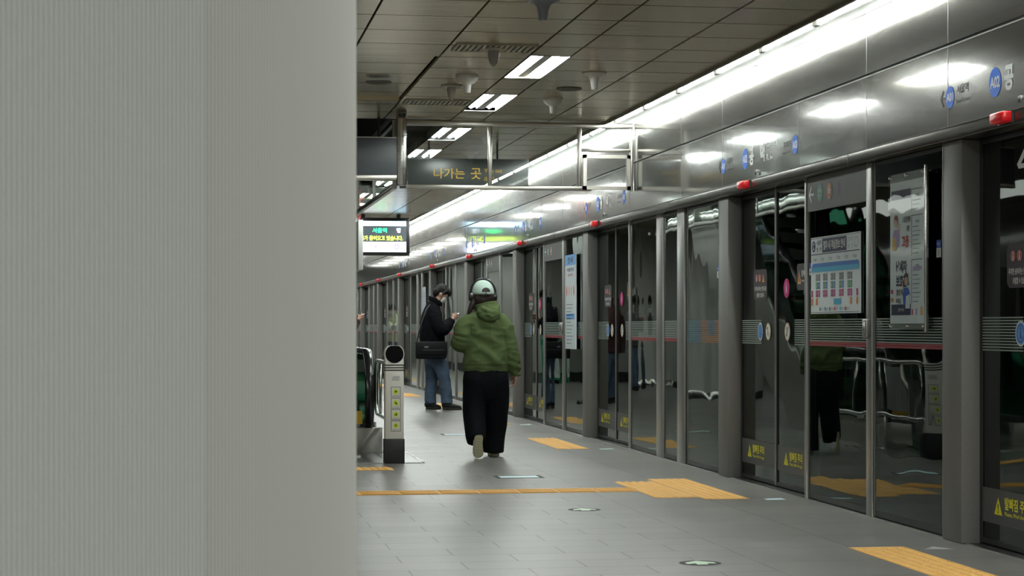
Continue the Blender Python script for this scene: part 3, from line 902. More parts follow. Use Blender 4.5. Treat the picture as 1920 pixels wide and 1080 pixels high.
# ------------------------------------------------------------------ ceiling devices
DEVW = mat('device_white', (0.88, 0.88, 0.84), 0.4)
DEVD = mat('device_translucent', (0.34, 0.36, 0.40), 0.3)
def ceiling_device(kind, X, Y, r, h, label, m=DEVW):
    t = thing('ceiling_antenna', label, 'antenna', (X, Y, CEIL))
    b = MB(); b.lathe([(0, 0), (r, 0), (r * 1.0, -.006), (r * .92, -.013), (r * .3, -.016), (0, -.016)], m); b.build('mounting_plate', t)
    b = MB(); z = -.014
    if kind == 'trumpet': b.lathe([(r * .72, z), (r * .5, z - h * .12), (r * .36, z - h * .3), (r * .3, z - h * .6), (r * .24, z - h * .98), (r * .2, z - h), (0, z - h)], m)
    elif kind == 'bullet': b.lathe([(r * .42, z), (r * .44, z - h * .2), (r * .38, z - h * .55), (r * .26, z - h * .82), (r * .12, z - h * .96), (0, z - h)], m)
    elif kind == 'dome': b.lathe([(r * .95, z), (r * .86, z - h * .2), (r * .6, z - h * .38), (r * .38, z - h * .46), (r * .34, z - h * .55), (r * .29, z - h * .97), (0, z - h)], m)
    b.build('antenna_horn', t)
ceiling_device('trumpet', 2.08, 11.68, .105, .115, 'clear bluish antenna horn cut by the top edge of the picture', DEVD)
ceiling_device('bullet', 2.095, 13.8, .098, .115, 'rounded bullet antenna beside the nearest ceiling vent', mat('device_beige', (0.50, 0.48, 0.42), 0.45))
ceiling_device('trumpet', 3.08, 15.0, .097, .115, 'white trumpet-shaped antenna between the lamp row and the bright cove')
ceiling_device('bullet', 2.07, 15.95, .09, .11, 'beige bullet antenna just left of the domed antenna', MATS['device_beige'])
ceiling_device('dome', 2.11, 15.3, .095, .125, 'domed antenna with a stub, left of the lamp row')
ceiling_device('dome', 3.06, 16.7, .09, .12, 'white domed antenna with a stub, right of the lamp row')
for (X, Y, lab) in ((1.45, 15.8, 'flat round ceiling speaker grille left of the lamp row'), (3.07, 16.0, 'flat round ceiling speaker grille right of the lamp row')):
    t = thing('ceiling_speaker', lab, 'speaker', (X, Y, CEIL))
    b = MB(); b.lathe([(0, 0), (.105, 0), (.105, -.008), (.09, -.014), (.088, -.008)], mat('grille_rim', (0.25, 0.24, 0.2), 0.5)); b.build('rim', t)
    b = MB(); b.lathe([(.088, -.008), (.05, -.012), (0, -.012)], mat('grille', (0.12, 0.115, 0.10), 0.6)); b.build('grille', t)
t = thing('dome_camera', 'small dark dome camera on the ceiling before the hanging glass screen', 'camera', (1.86, 17.9, CEIL))
b = MB(); b.lathe([(0, 0), (.04, 0), (.045, -.02), (.04, -.028)], MATS['grille_rim']); b.build('camera_base', t)
b = MB(); b.lathe([(.038, -.026), (.034, -.045), (.02, -.06), (0, -.064)], BLACKP); b.build('camera_dome', t)
VENTM = mat('vent_metal', (0.45, 0.41, 0.31), 0.4, 0.4)
for (Y, lab) in ((13.55, 'slatted ceiling vent, nearer of the two left of the lamp row'), (16.95, 'slatted ceiling vent, farther of the two left of the lamp row')):
    t = thing('ceiling_vent', lab, 'vent', (1.80, Y, CEIL))
    b = MB(); frame_rect_v = None
    b.box(0, .58, 0, .02, -.012, .0, VENTM); b.box(0, .58, .33, .35, -.012, .0, VENTM); b.box(0, .02, .02, .33, -.012, 0, VENTM); b.box(.56, .58, .02, .33, -.012, 0, VENTM)
    b.build('vent_frame', t)
    b = MB(); b.box(.02, .56, .02, .33, -.003, -.001, BLACKP); b.build('vent_opening', t)
    for i in range(13):
        b = MB(); b.box(.035 + .04 * i, .060 + .04 * i, .02, .33, -.010, -.004, VENTM); b.build('vent_slat', t)

# ------------------------------------------------------------------ hanging glass screen
YF = 18.55
FR = mat('frame_steel', (0.50, 0.48, 0.43), 0.28, 0.9)
t = thing('hanging_glass_screen', 'steel-framed glass smoke screen hung across the platform from post to fascia', 'glass screen', (0, YF, 0))
def rail(name, x0, x1, z0, z1, d=.03, m=FR):
    b = MB(); b.box(x0, x1, -d, d, z0, z1, m, .004); b.build(name, t)
rail('top_rail', 1.97, 4.19, 3.135, 3.185); rail('bottom_rail', 1.97, 3.78, 2.525, 2.565)
for xx in (2.78, 3.66): rail('mullion', xx - .018, xx + .018, 2.565, 3.135)
rail('mullion', 4.165, 4.19, 2.53, 3.135)
rail('mid_rail', 3.678, 4.165, 2.905, 2.935)
for (a, c, z0, z1) in ((1.98, 2.762, 2.565, 3.135), (2.798, 3.642, 2.565, 3.135), (3.678, 4.165, 2.935, 3.135)):
    b = MB(); b.box(a, c, -.004, .004, z0, z1, CGLASS); b.build('glass_pane', t)
b = MB()
frame_y = lambda b, x0, x1, z0, z1, tt, m: (b.box(x0, x0 + tt, -.05, .0, z0, z1, m), b.box(x1 - tt, x1, -.05, .0, z0, z1, m), b.box(x0, x1, -.05, 0, z0, z0 + tt, m), b.box(x0, x1, -.05, 0, z1 - tt, z1, m))
frame_y(b, 3.69, 4.16, 2.535, 2.875, .035, FR); b.build('hatch_frame', t)
b = MB(); b.box(3.72, 4.13, -.03, -.022, 2.565, 2.845, CGLASS); b.build('hatch_pane', t)
# thick steel post at its left end
t = thing('hanging_steel_post', 'thick polished steel post hanging from the ceiling at the corner of the glass screens', 'post', (1.915, 18.5, 0))
b = MB(); b.box(-.047, .047, -.05, .05, 2.55, 3.2, STEEL, .01); b.build('post_body', t)
b = MB(); b.box(-.05, -.043, -.055, -.045, 2.6, 3.2, DARKM); b.box(.012, .016, -.053, -.049, 2.55, 3.2, DARKM); b.build('post_groove', t)
# side screens along the escalator opening
t = thing('hanging_glass_screen', 'glass smoke screen running away along the escalator opening, with a sloping steel bottom rail', 'glass screen', (1.86, 18.6, 0))
b = MB(); b.box(-.025, .025, 0, 8.8, 2.53, 2.575, FR, .004); b.build('bottom_rail', t)
b = MB(); b.box(-.02, .02, 0, 8.8, 3.15, 3.19, FR); b.build('top_rail', t)
for i in range(5):
    b = MB(); b.box(-.018, .018, 2.15 * i, 2.15 * i + .035, 2.575, 3.15, FR); b.build('mullion', t)
b = MB(); b.box(-.004, .004, 0.03, 8.78, 2.575, 3.15, CGLASS); b.build('glass_pane', t)
# dark sign box left of the post
t = thing('hanging_sign_box', 'blank dark grey sign box hanging left of the steel post', 'sign', (1.2, 18.5, 0))
b = MB(); b.box(-.75, .665, -.06, .06, 2.645, 3.0, mat('sign_back_grey', (0.10, 0.115, 0.125), 0.4), .003); b.build('sign_case', t)
b = MB(); b.box(-.75, .665, -.065, .065, 2.60, 2.645, FR, .003); b.build('bottom_rail', t)
b = MB(); b.box(-.75, .665, -.065, .065, 3.0, 3.008, FR); b.build('top_edge', t)
for xx in (-.6, .5):
    b = MB(); b.tube([(xx, 0, 3.0), (xx, 0, 3.45)], .012, DARKM, 8); b.build('hanger_rod', t)

# way out sign
GOLD = mat('sign_gold', (0.42, 0.27, 0.03), 0.5, emis=(0.8, 0.5, 0.05), estr=0.12)
t = thing('way_out_sign', 'long dark hanging sign with yellow lettering behind the glass screen', 'sign', (2.9, 21.2, 0))
b = MB(); b.box(-.72, .70, -.06, .06, 2.72, 3.05, mat('sign_dark', (0.042, 0.05, 0.048), 0.3), .004); b.build('sign_case', t)
xr, zu = Vector((1, 0, 0)), Vector((0, 0, 1))
def sx(px): return (px - 372) * 21.45 / 3687 - 2.9
b = MB()
text(b, '나가는', (sx(839), -.062, 2.885), (868 - 809) * 21.45 / 3687 , .115, xr, zu, GOLD, .005)
text(b, '곳', (sx(890), -.062, 2.885), .115, .12, xr, zu, GOLD, .005)
b.build('korean_lettering', t)
b = MB(); text(b, 'Way out', (sx(923), -.062, 2.915), .195, .06, xr, zu, GOLD, .0); text(b, '出口', (sx(915), -.062, 2.83), .11, .045, xr, zu, GOLD, .0)
b.build('small_lettering', t)
b = MB(); b.tube([(.36, 0, 3.05), (.36, 0, 3.22)], .012, DARKM, 8); b.tube([(-.4, 0, 3.05), (-.4, 0, 3.22)], .012, DARKM, 8); b.build('hanger_rod', t)

# ------------------------------------------------------------------ arrival display
SCRW = mat('screen_white', (0.2, 0.2, 0.2), 0.3, emis=(0.80, 0.86, 1.0), estr=1.25)
SCRD = mat('screen_dark', (0.02, 0.025, 0.03), 0.3, emis=(0.05, 0.07, 0.08), estr=0.45)
SCRB = mat('screen_sky', (0.2, 0.3, 0.4), 0.3, emis=(0.42, 0.72, 0.98), estr=1.2)
SCRG = mat('screen_green', (0.0, 0.3, 0.1), 0.3, emis=(0.03, 1.0, 0.25), estr=1.3)
SCRY = mat('screen_lime', (0.3, 0.4, 0.0), 0.3, emis=(0.70, 1.0, 0.08), estr=1.2)
SCRP = mat('screen_violet', (0.1, 0.1, 0.3), 0.3, emis=(0.28, 0.27, 0.72), estr=1.0)
SCRL = mat('screen_pale', (0.3, 0.3, 0.35), 0.3, emis=(0.62, 0.66, 0.80), estr=1.0)
t = thing('arrival_display', 'hanging arrival display with green and yellow Korean text on a dark band', 'display', (3.18, 34.4, 0), 0)
D0, D1 = -.56, .53
zb, zt = 2.47, 3.14
b = MB(); b.box(D0, D1, -.0, .12, zb, zt, BLACKP, .01); b.build('display_case', t)
b = MB(); y = -.003
b.box(D0 + .04, D1 - .06, y, 0.001, zb + .06, zt - .06, SCRW); b.build('screen', t)
y = -.005
def SQ(b, u0, u1, v0, v1, m, yy=y):
    xx0, xx1 = D0 + .04, D1 - .06; z0, z1 = zb + .06, zt - .06
    b.quad((xx0 + (xx1 - xx0) * u0, yy, z0 + (z1 - z0) * v0), (xx0 + (xx1 - xx0) * u1, yy, z0 + (z1 - z0) * v0), (xx0 + (xx1 - xx0) * u1, yy, z0 + (z1 - z0) * v1), (xx0 + (xx1 - xx0) * u0, yy, z0 + (z1 - z0) * v1), m)
def SP(u, v): return (D0 + .04 + (D1 - D0 - .10) * u, -.007, zb + .06 + (zt - zb - .12) * v)
b = MB(); SQ(b, 0, 1, .33, .84, SCRD); SQ(b, 0, .22, .84, 1, SCRB); SQ(b, .74, 1, .84, 1, SCRB)
text(b, '16:22', SP(.5, .92), .16, .05, xr, zu, SCRL, 0); b.build('background_bands', t)
b = MB(); text(b, '서울역', SP(.52, .70), .26, .088, xr, zu, SCRG, .03); b.build('destination_text', t)
b = MB(); text(b, '행', SP(.86, .70), .075, .085, xr, zu, SCRW, .03); text(b, '가', SP(.10, .70), .07, .085, xr, zu, SCRW, .02); b.build('suffix_text', t)
b = MB(); text(b, '열차가 들어오고 있습니다.', SP(.52, .45), .83, .088, xr, zu, SCRY, .03); b.build('message_text', t)
b = MB(); b.disc(SP(.83, .17), .058, xr, zu, SCRP, 24); text(b, 'AREX', (SP(.83, .17)[0], -.009, SP(.83, .17)[2]), .07, .018, xr, zu, SCRW, .02)
b.disc(SP(.45, .17), .024, xr, zu, SCRP, 16); b.disc(SP(.13, .17), .024, xr, zu, SCRP, 16)
SQ(b, .05, .95, .165, .175, SCRL, -.006); text(b, '공덕', SP(.62, .2), .06, .02, xr, zu, SCRL, 0); b.build('route_line', t)
b = MB(); b.box(-.33, -.26, .03, .09, zt, 3.22, BLACKP); b.build('hanger_bracket', t)
b = MB(); b.box(.3, .37, .03, .09, zt, 3.22, BLACKP); b.build('hanger_bracket', t)

t = thing('hanging_sign_box', 'narrow white sign box seen edge on in front of the arrival display', 'sign', (2.44, 29.6, 0))
b = MB(); b.box(-.037, .037, -.04, .9, 2.07, 2.83, WHITEP, .006); b.build('sign_case', t)
b = MB(); b.tube([(0, .2, 2.8), (0, .2, 3.22)], .012, RED, 8); b.build('hanger_rod', t)

# ------------------------------------------------------------------ ribbed column
COLM = mat('ribbed_cladding', (0.60, 0.60, 0.56), 0.5, 0.0)
COLM2 = mat('ribbed_cladding_cool', (0.61, 0.63, 0.605), 0.5, 0.0)
RC = 0.6
CX, CY = -0.389, 2.651
def column(loc, label, fine=True):
    t = thing('ribbed_column', label, 'column', loc)
    nr = 672 if fine else 168
    dep = .0015 if fine else .006
    # direction towards the camera, then the visible joint 33 degrees round to the right
    a_cam = math.atan2(-CY, -CX) if fine else -PI / 2
    j0 = a_cam + math.radians(33.2)
    per = nr // 6
    prof = [0.0, 0.0, .55, 1.0, 1.0, .55]
    for s in range(6):
        b = MB(); vs = []; cols = per * 6
        for i in range(cols + 1):
            a = j0 + 2 * PI * (s / 6 + i / (cols * 6))
            r = RC - dep * (1 - prof[i % 6]) - (.0035 if i in (0, cols) else 0) + (.0012 if s == 5 else 0)
            for z in (0.0, CEIL): vs.append((r * math.cos(a), r * math.sin(a), z))
        fs = [(2 * i, 2 * i + 2, 2 * i + 3, 2 * i + 1) for i in range(cols)]
        b.add(vs, fs, COLM2 if s == 5 else COLM, False); b.build('cladding_panel', t)
    b = MB(); b.lathe([(RC - .012, 0), (RC - .012, CEIL)], DARKM, n=64); b.build('column_core', t)
    b = MB(); b.lathe([(RC + .006, 0), (RC + .006, .12), (RC - .002, .125)], STEEL, n=96); b.build('base_ring', t)
    return t
column((CX, CY, 0), 'big round column with fine vertical ribs filling the left third of the picture')
c2 = column((-0.389, 11.65, 0), 'round ribbed column behind the large one', False)
dup(c2, (-0.389, 32.0, 0), 'round ribbed column beyond the escalator')
dup(c2, (-0.9, 38.5, 0), 'round ribbed column before the service core')

# ------------------------------------------------------------------ escalator (rises away from the camera)
ESC = mat('escalator_cladding', (0.42, 0.42, 0.38), 0.35, 0.6)
t = thing('escalator', 'escalator with black handrails and green glass sides, beside the information bollard', 'escalator', (0.95, 18.3, 0))
sl = math.tan(math.radians(30)); Y1, Y2 = 2.3, 9.0      # start and end of the incline (local y)
def ez(y): return 0 if y < Y1 else (y - Y1) * sl
for s, nm in ((1, 'r'), (-1, 'l')):
    X = s * .65
    path = []
    for k in range(9):   # newel loop at the near end
        a = -PI / 2 - k * PI / 8 * 1.0
        path.append((X, .40 + .38 * math.cos(a + 0) * 1.0, .58 + .36 * math.sin(a)))
    path = [(X, .55, .17)] + [(X, .40 - .38 * math.sin(PI * k / 10), .58 - .385 * math.cos(PI * k / 10)) for k in range(0, 11)]
    path += [(X, y, .965 + ez(y)) for y in (1.0, 1.8, 2.3, 2.8, 4, 6, 8, 9)]
    b = MB()
    # flattened band: wide handrail section
    prof = [(-.045, -.02), (-.045, .012), (-.03, .026), (.03, .026), (.045, .012), (.045, -.02)]
    vs = []; n = len(path)
    for i, p in enumerate(path):
        a = Vector(path[max(0, i - 1)]); c = Vector(path[min(n - 1, i + 1)]); tn = (c - a).normalized()
        nn = Vector((0, -tn.z, tn.y))
        if nn.z < 0 and i > 8: nn = -nn
        if i <= 8: nn = Vector((0, -abs(tn.z) - 1e-6, 0)).normalized() * 1.0 if False else Vector((0, -tn.z, tn.y))
        for (u, v) in prof: vs.append(Vector(p) + Vector((1, 0, 0)) * u + nn * v)
    m = len(prof)
    fs = [(i * m + k, i * m + (k + 1) % m, (i + 1) * m + (k + 1) % m, (i + 1) * m + k) for i in range(n - 1) for k in range(m)]
    b.add(vs, fs, RUBBER, True); b.build('handrail', t)
    b = MB(); b.box(X - .065, X + .065, .30, .75, .13, .30, BLACKP, .01); b.build('handrail_inlet', t)
    # glass side
    b = MB()
    low = [(X, .25, .40), (X, .12, .58), (X, .25, .85), (X, .42, .93)] + [(X, y, .93 + ez(y)) for y in (2.3, 9.0)]
    lower = [(X, y, .28 + ez(y)) for y in (9.0, 2.3)] + [(X, .4, .28)]
    pts = low + lower
    b.add([(x_ - .006, y_, z_) for x_, y_, z_ in pts] + [(x_ + .006, y_, z_) for x_, y_, z_ in pts], [tuple(range(len(pts))), tuple(range(len(pts), 2 * len(pts)))[::-1]] + [(i, (i + 1) % len(pts), len(pts) + (i + 1) % len(pts), len(pts) + i) for i in range(len(pts))], GGLASS)
    b.build('glass_balustrade', t)
    # deck and outer cladding
    b = MB()
    for (a, c) in ((.35, Y1), (Y1, Y2)):
        za, zc = ez(a), ez(c)
        vs = []
        for yy, zz in ((a, za), (c, zc)):
            for xx in (X - .09, X + .09):
                for dz in (.21, .28): vs.append((xx, yy, zz + dz))
        b.add(vs, [(0, 1, 3, 2), (4, 6, 7, 5), (0, 4, 5, 1), (2, 3, 7, 6), (1, 5, 7, 3), (0, 2, 6, 4)], STEEL)
    b.build('deck_board', t)
    b = MB()
    xo = X + s * .09
    pts = [(.25, 0), (.25, .21), (Y1, .21), (Y2, .21 + ez(Y2)), (Y2, ez(Y2) - .75), (Y1 + 1.5, 0.12), (Y1 + 1.0, 0)]
    b.add([(xo - .01, y_, z_) for y_, z_ in pts] + [(xo + .01, y_, z_) for y_, z_ in pts], [tuple(range(7)), tuple(range(7, 14))[::-1]] + [(i, (i + 1) % 7, 7 + (i + 1) % 7, 7 + i) for i in range(7)], ESC)
    b.build('side_cladding', t)
b = MB(); b.add([(-.7, Y1 + 1.5, .12), (.7, Y1 + 1.5, .12), (.7, Y2, ez(Y2) - .75), (-.7, Y2, ez(Y2) - .75)], [(0, 1, 2, 3)], mat('underside_dark', (0.05, 0.055, 0.05), 0.4)); b.build('underside_panel', t)
b = MB()
STEPM = mat('step_metal', (0.16, 0.16, 0.15), 0.4, 0.7)
yy = .9
while yy < Y2:
    z = ez(yy); b.box(-.5, .5, yy, yy + .40, z - .12, z + .02, STEPM); yy += .4
o_ = b.build('step_chain', t); o_['kind'] = 'stuff'
for x_ in (-.78, .45):
    b = MB(); b.box(x_, x_ + .33, .15, .25, 0, .24, ESC, .004); b.build('front_plinth', t)
b = MB(); b.box(-.52, .52, -.5, .9, 0.001, .02, STEEL); b.build('landing_plate', t)
b = MB(); b.box(.515, .585, .10, .16, .28, .40, mat('yellow_marker', (0.65, 0.42, 0.02), 0.4)); b.build('yellow_marker', t)

# floor landing grate beside the bollard
t = thing('floor_hatch', 'steel floor hatch with thin frame lines at the foot of the bollard', 'hatch', (1.35, 17.0, 0))
b = MB(); b.box(0, .62, 0, 1.6, 0.0005, .004, mat('hatch_plate', (0.20, 0.21, 0.22), 0.3, 0.7)); b.build('hatch_plate', t)
b = MB(); b.box(.60, .62, 0, 1.6, .004, .008, STEEL); b.box(0, .62, 0, .02, .004, .008, STEEL); b.box(0, .62, 1.58, 1.6, .004, .008, STEEL); b.box(.3, .31, 0, 1.6, .004, .006, STEEL); b.build('hatch_frame', t)

# ------------------------------------------------------------------ bollard and barrier
BOLM = mat('bollard_ivory', (0.74, 0.73, 0.66), 0.35, 0.05)
t = thing('information_bollard', 'white bollard with black round head and four green safety stickers by the escalator', 'bollard', (1.70, 17.05, 0))
b = MB(); b.box(-.083, .083, -.055, .055, .21, .93, BOLM, .012)
b.build('bollard_body', t)
b = MB()   # head: a cradle that hugs the round window, cut flat on top
zc_, rh, zt_ = .962, .088, 1.035
a0 = math.asin((zt_ - zc_) / rh)
arc = [(rh * math.cos(a), zc_ + rh * math.sin(a)) for a in [(-.42 + (a0 + .42) * k / 12) for k in range(13)]]
head_o = [(-.083, .92)] + [(-x_, z_) for x_, z_ in arc] + [(x_, z_) for x_, z_ in arc[::-1]] + [(.083, .92)]
n = len(head_o)
b.add([(x_, -.055, z_) for x_, z_ in head_o] + [(x_, .055, z_) for x_, z_ in head_o], [tuple(range(n))[::-1], tuple(range(n, 2 * n))] + [(i, n + i, n + (i + 1) % n, (i + 1) % n) for i in range(n)], BOLM)
b.build('bollard_head', t)
b = MB(); cpts = [(.080 * math.cos(2 * PI * k / 36), min(zc_ + .080 * math.sin(2 * PI * k / 36), zt_ - .001)) for k in range(36)]
b.add([(x_, -.058, z_) for x_, z_ in cpts] + [(x_, .058, z_) for x_, z_ in cpts], [tuple(range(36))[::-1], tuple(range(36, 72))] + [(i, 36 + i, 36 + (i + 1) % 36, (i + 1) % 36) for i in range(36)], mat('window_black', (0.004, 0.004, 0.005), 0.7, spec=0.1))
b.build('sensor_window', t)
b = MB()
for z in (.86, .84 - .003, .815): b.box(-.084, .084, -.057, .057, z, z + .010, BLACKP)
b.build('black_bands', t)
b = MB(); b.box(-.09, .09, -.062, .062, 0, .215, BLACKP, .004); b.build('bollard_base', t)
LIME = mat('sticker_lime', (0.62, 0.80, 0.03), 0.5)
for i, z in enumerate((.628, .528, .430, .330)):
    b = MB(); y = -.0562
    xc = .012
    b.quad((xc - .042, y, z - .046), (xc + .042, y, z - .046), (xc + .042, y, z + .046), (xc - .042, y, z + .046), DARKM)
    y -= .001; b.quad((xc - .038, y, z - .042), (xc + .038, y, z - .042), (xc + .038, y, z + .042), (xc - .038, y, z + .042), BOLM)
    y -= .001; b.disc((xc, y, z + .004), .024, xr, zu, LIME, 20)
    y -= .001
    if i == 0: b.disc((xc, y, z + .004), .009, xr, zu, BLACKP, 10)
    elif i == 1: b.poly([(xc - .012, y, z + .012), (xc - .002, y, z + .016), (xc + .014, y, z - .008), (xc + .006, y, z - .012), (xc - .003, y, z)], BLACKP)
    elif i == 2: b.box(xc - .002, xc + .008, y - .0005, y, z - .010, z + .014, BLACKP); b.box(xc - .012, xc - .006, y - .0005, y, z - .008, z + .004, BLACKP)
    else: b.disc((xc, y, z + .004), .012, xr, zu, BLACKP, 14, rin=.007)
    text(b, ('손잡이를 잡으세요', '뛰지 마세요', '노란선 안에', '발을 조심')[i], (xc, y, z - .031), .055, .010, xr, zu, DARKM, 0); b.build('safety_sticker', t)
b = MB(); 
for k in range(4): b.quad((-.022 + (.012 if k == 3 else 0), -.0565, .73 + k * .011), (.045, -.0565, .73 + k * .011), (.045, -.0565, .734 + k * .011), (-.022 + (.012 if k == 3 else 0), -.0565, .734 + k * .011), GREYP)
b.build('small_print', t)
# mirrored copy of the stickers on the side facing the doors
t2 = thing('barrier_rail', 'looped stainless barrier rail with upright bars joining the bollard and escalator', 'barrier', (1.72, 17.12, 0))
b = MB()
z0, z1, r = .33, .86, .12
pts = [(0, 0, z1), (0.04, .1, z1)] + [(.05, 2.4 - r + r * math.sin(PI / 2 * k / 6), z1 - r + r * math.cos(PI / 2 * k / 6)) for k in range(7)] + [(.05, 2.4 - r + r * math.cos(PI / 2 * k / 6), z0 + r - r * math.sin(PI / 2 * k / 6)) for k in range(7)] + [(.04, .1, z0 + .0), (0, 0, z0 - .04)]
b.tube(pts, .021, STEEL, 12); b.build('loop_tube', t2)
for yy in (.25, .5, 1.15, 1.4, 1.9):
    b = MB(); b.tube([(.045, yy, z0), (.045, yy, z1)], .014, STEEL, 10); b.build('upright_bar', t2)
b = MB(); b.box(.035, .05, .55, 1.1, z0 + .06, z1 - .05, mat('barrier_plate', (0.35, 0.36, 0.36), 0.35, 0.5)); b.build('barrier_plate', t2)
b = MB(); b.tube([(.045, 1.3, 0), (.045, 1.3, z0)], .02, STEEL, 12); b.lathe([(0, .012), (.05, .010), (.05, 0)], STEEL, (.045, 1.3, 0)); b.build('barrier_foot', t2)

# ------------------------------------------------------------------ tactile paving
def tactile_domes(x0, x1, y0, y1, name_label, pad=0.3, group=None, shift=0):
    t = thing('tactile_paving', name_label, 'tactile paving', ((x0 + x1) / 2, (y0 + y1) / 2, 0))
    cx, cy = (x0 + x1) / 2, (y0 + y1) / 2
    b = MB(); b.box(x0 - cx, x1 - cx, y0 - cy, y1 - cy, 0.0, 0.003, TACT); b.build('tile_base', t)
    b = MB(); p = 0.06; ny = int((y1 - y0) / p); nx = int((x1 - x0) / p)
    for i in range(nx):
        for j in range(ny):
            X = x0 - cx + p * (i + .5); Y = y0 - cy + p * (j + .5)
            b.lathe([(.021, .003), (.018, .007), (.011, .009), (0, .0095)], TACT, (X, Y, 0), 8)
    o_ = b.build('tactile_domes', t); o_['kind'] = 'stuff'
    return t
def tactile_bars(x0, x1, y0, y1, label):
    t = thing('tactile_paving', label, 'tactile paving', ((x0 + x1) / 2, (y0 + y1) / 2, 0))
    cx, cy = (x0 + x1) / 2, (y0 + y1) / 2
    n = max(1, round((x1 - x0) / .3)); w = (x1 - x0) / n
    for i in range(n):
        b = MB(); xa = x0 - cx + w * i
        b.box(xa + .001, xa + w - .001, y0 - cy, y1 - cy, 0, .003, TACT)
        for k in range(4):
            yy = y0 - cy + (y1 - y0) * (k + .5) / 4
            b.box(xa + .012, xa + w - .012, yy - .017, yy + .017, .003, .008, TACT, .0025)
        b.build('tactile_tile', t)
    return t
for k in range(1, 10):
    c = P[k] - .28 - LW
    if k > 1 and k > 8: continue
    tactile_domes(3.485, 3.795, c - .93, c + .87, f'yellow dotted tactile pad on the floor in front of the {ORD[k-1]} doorway', group='tactile pads')
tactile_domes(3.165, 3.475, 13.28, 14.66, 'yellow dotted tactile block joining the long strip to the pad of the second doorway')
tactile_bars(-.6, 3.16, 13.82, 14.12, 'long yellow ribbed tactile strip crossing the platform to the second doorway')
tactile_domes(-.5, 1.62, 16.22, 16.52, 'short yellow tactile strip before the escalator and bollard')

# ------------------------------------------------------------------ floor stickers
FSB = mat('floor_sticker_blue', (0.68, 0.88, 0.92), 0.5); FSG = mat('floor_sticker_green', (0.66, 0.86, 0.64), 0.5); FSD = mat('floor_sticker_dark', (0.025, 0.03, 0.025), 0.7)
for (X, Y, lab) in ((2.53, 15.35, 'pale blue rectangular floor sticker behind the yellow strip'), (2.86, 21.5, 'pale blue rectangular floor sticker beyond the walking woman')):
    t = thing('floor_sticker', lab, 'floor sticker', (X, Y, 0))
    b = MB(); b.box(-.19, .19, -.16, .12, .0004, .0012, FSD); b.build('sticker_border', t)
    b = MB(); b.box(-.155, .155, -.11, .07, .0012, .0018, FSB); b.build('sticker_face', t)
for (X, Y, lab) in ((2.50, 12.5, 'small round green floor sticker just in front of the yellow strip'), (2.515, 9.58, 'round green arrow floor sticker nearest the bottom of the picture')):
    t = thing('floor_sticker', lab, 'floor sticker', (X, Y, 0))
    b = MB(); b.disc((0, 0, .0012), .108, (1, 0, 0), (0, 1, 0), FSD, 36); b.build('sticker_ring', t)
    b = MB(); z = .0024; b.poly([(-.075, -.04, z), (-.075, .02, z), (-.0, .085, z), (.075, .02, z), (.075, -.04, z), (.03, -.02, z), (.03, -.07, z), (-.03, -.07, z), (-.03, -.02, z)], FSG); b.build('sticker_arrow', t)
for k in range(1, 5):
    t = thing('floor_sticker', f'small pale blue sticker on the floor by the {ORD[k-1]} doorway', 'floor sticker', (3.93, P[k] - 2.25, 0), group='arrow stickers by the tactile pads')
    b = MB(); b.poly([(-.04, -.04, .0012), (.10, -.02, .0012), (.10, .10, .0012), (-.04, .05, .0012)], FSB); b.build('sticker_face', t)
t = thing('floor_sticker', 'thin white triangular sticker at the far corner of the nearest tactile pad', 'floor sticker', (3.93, 10.0, 0))
b = MB(); b.poly([(-.07, -.02, .0012), (.10, -.05, .0012), (.03, .10, .0012)], mat('floor_white', (0.42, 0.43, 0.41), 0.4)); b.build('sticker_face', t)

# ------------------------------------------------------------------ things mirrored in the glass, far left side
GFR = mat('green_frame', (0.01, 0.30, 0.13), 0.35)
t = thing('notice_board', 'green-framed notice board standing before the grey service core', 'notice board', (1.05, 40.6, 0))
b = MB()
for (a, c, e, f) in ((-.35, -.31, 0, 1.35), (.31, .35, 0, 1.35)): b.box(a, c, -.04, .04, e, f, GFR)
b.box(-.31, .31, -.04, .04, 1.31, 1.35, GFR); b.box(-.31, .31, -.04, .04, .08, .12, GFR); b.build('board_frame', t)
b = MB(); b.box(-.31, .31, -.01, .01, .12, 1.31, WHITEV)
for i in range(5): b.box(-.25 + .12 * i, -.2 + .12 * i, -.013, -.01, .2, 1.2, LGP)
b.build('board_panel', t)

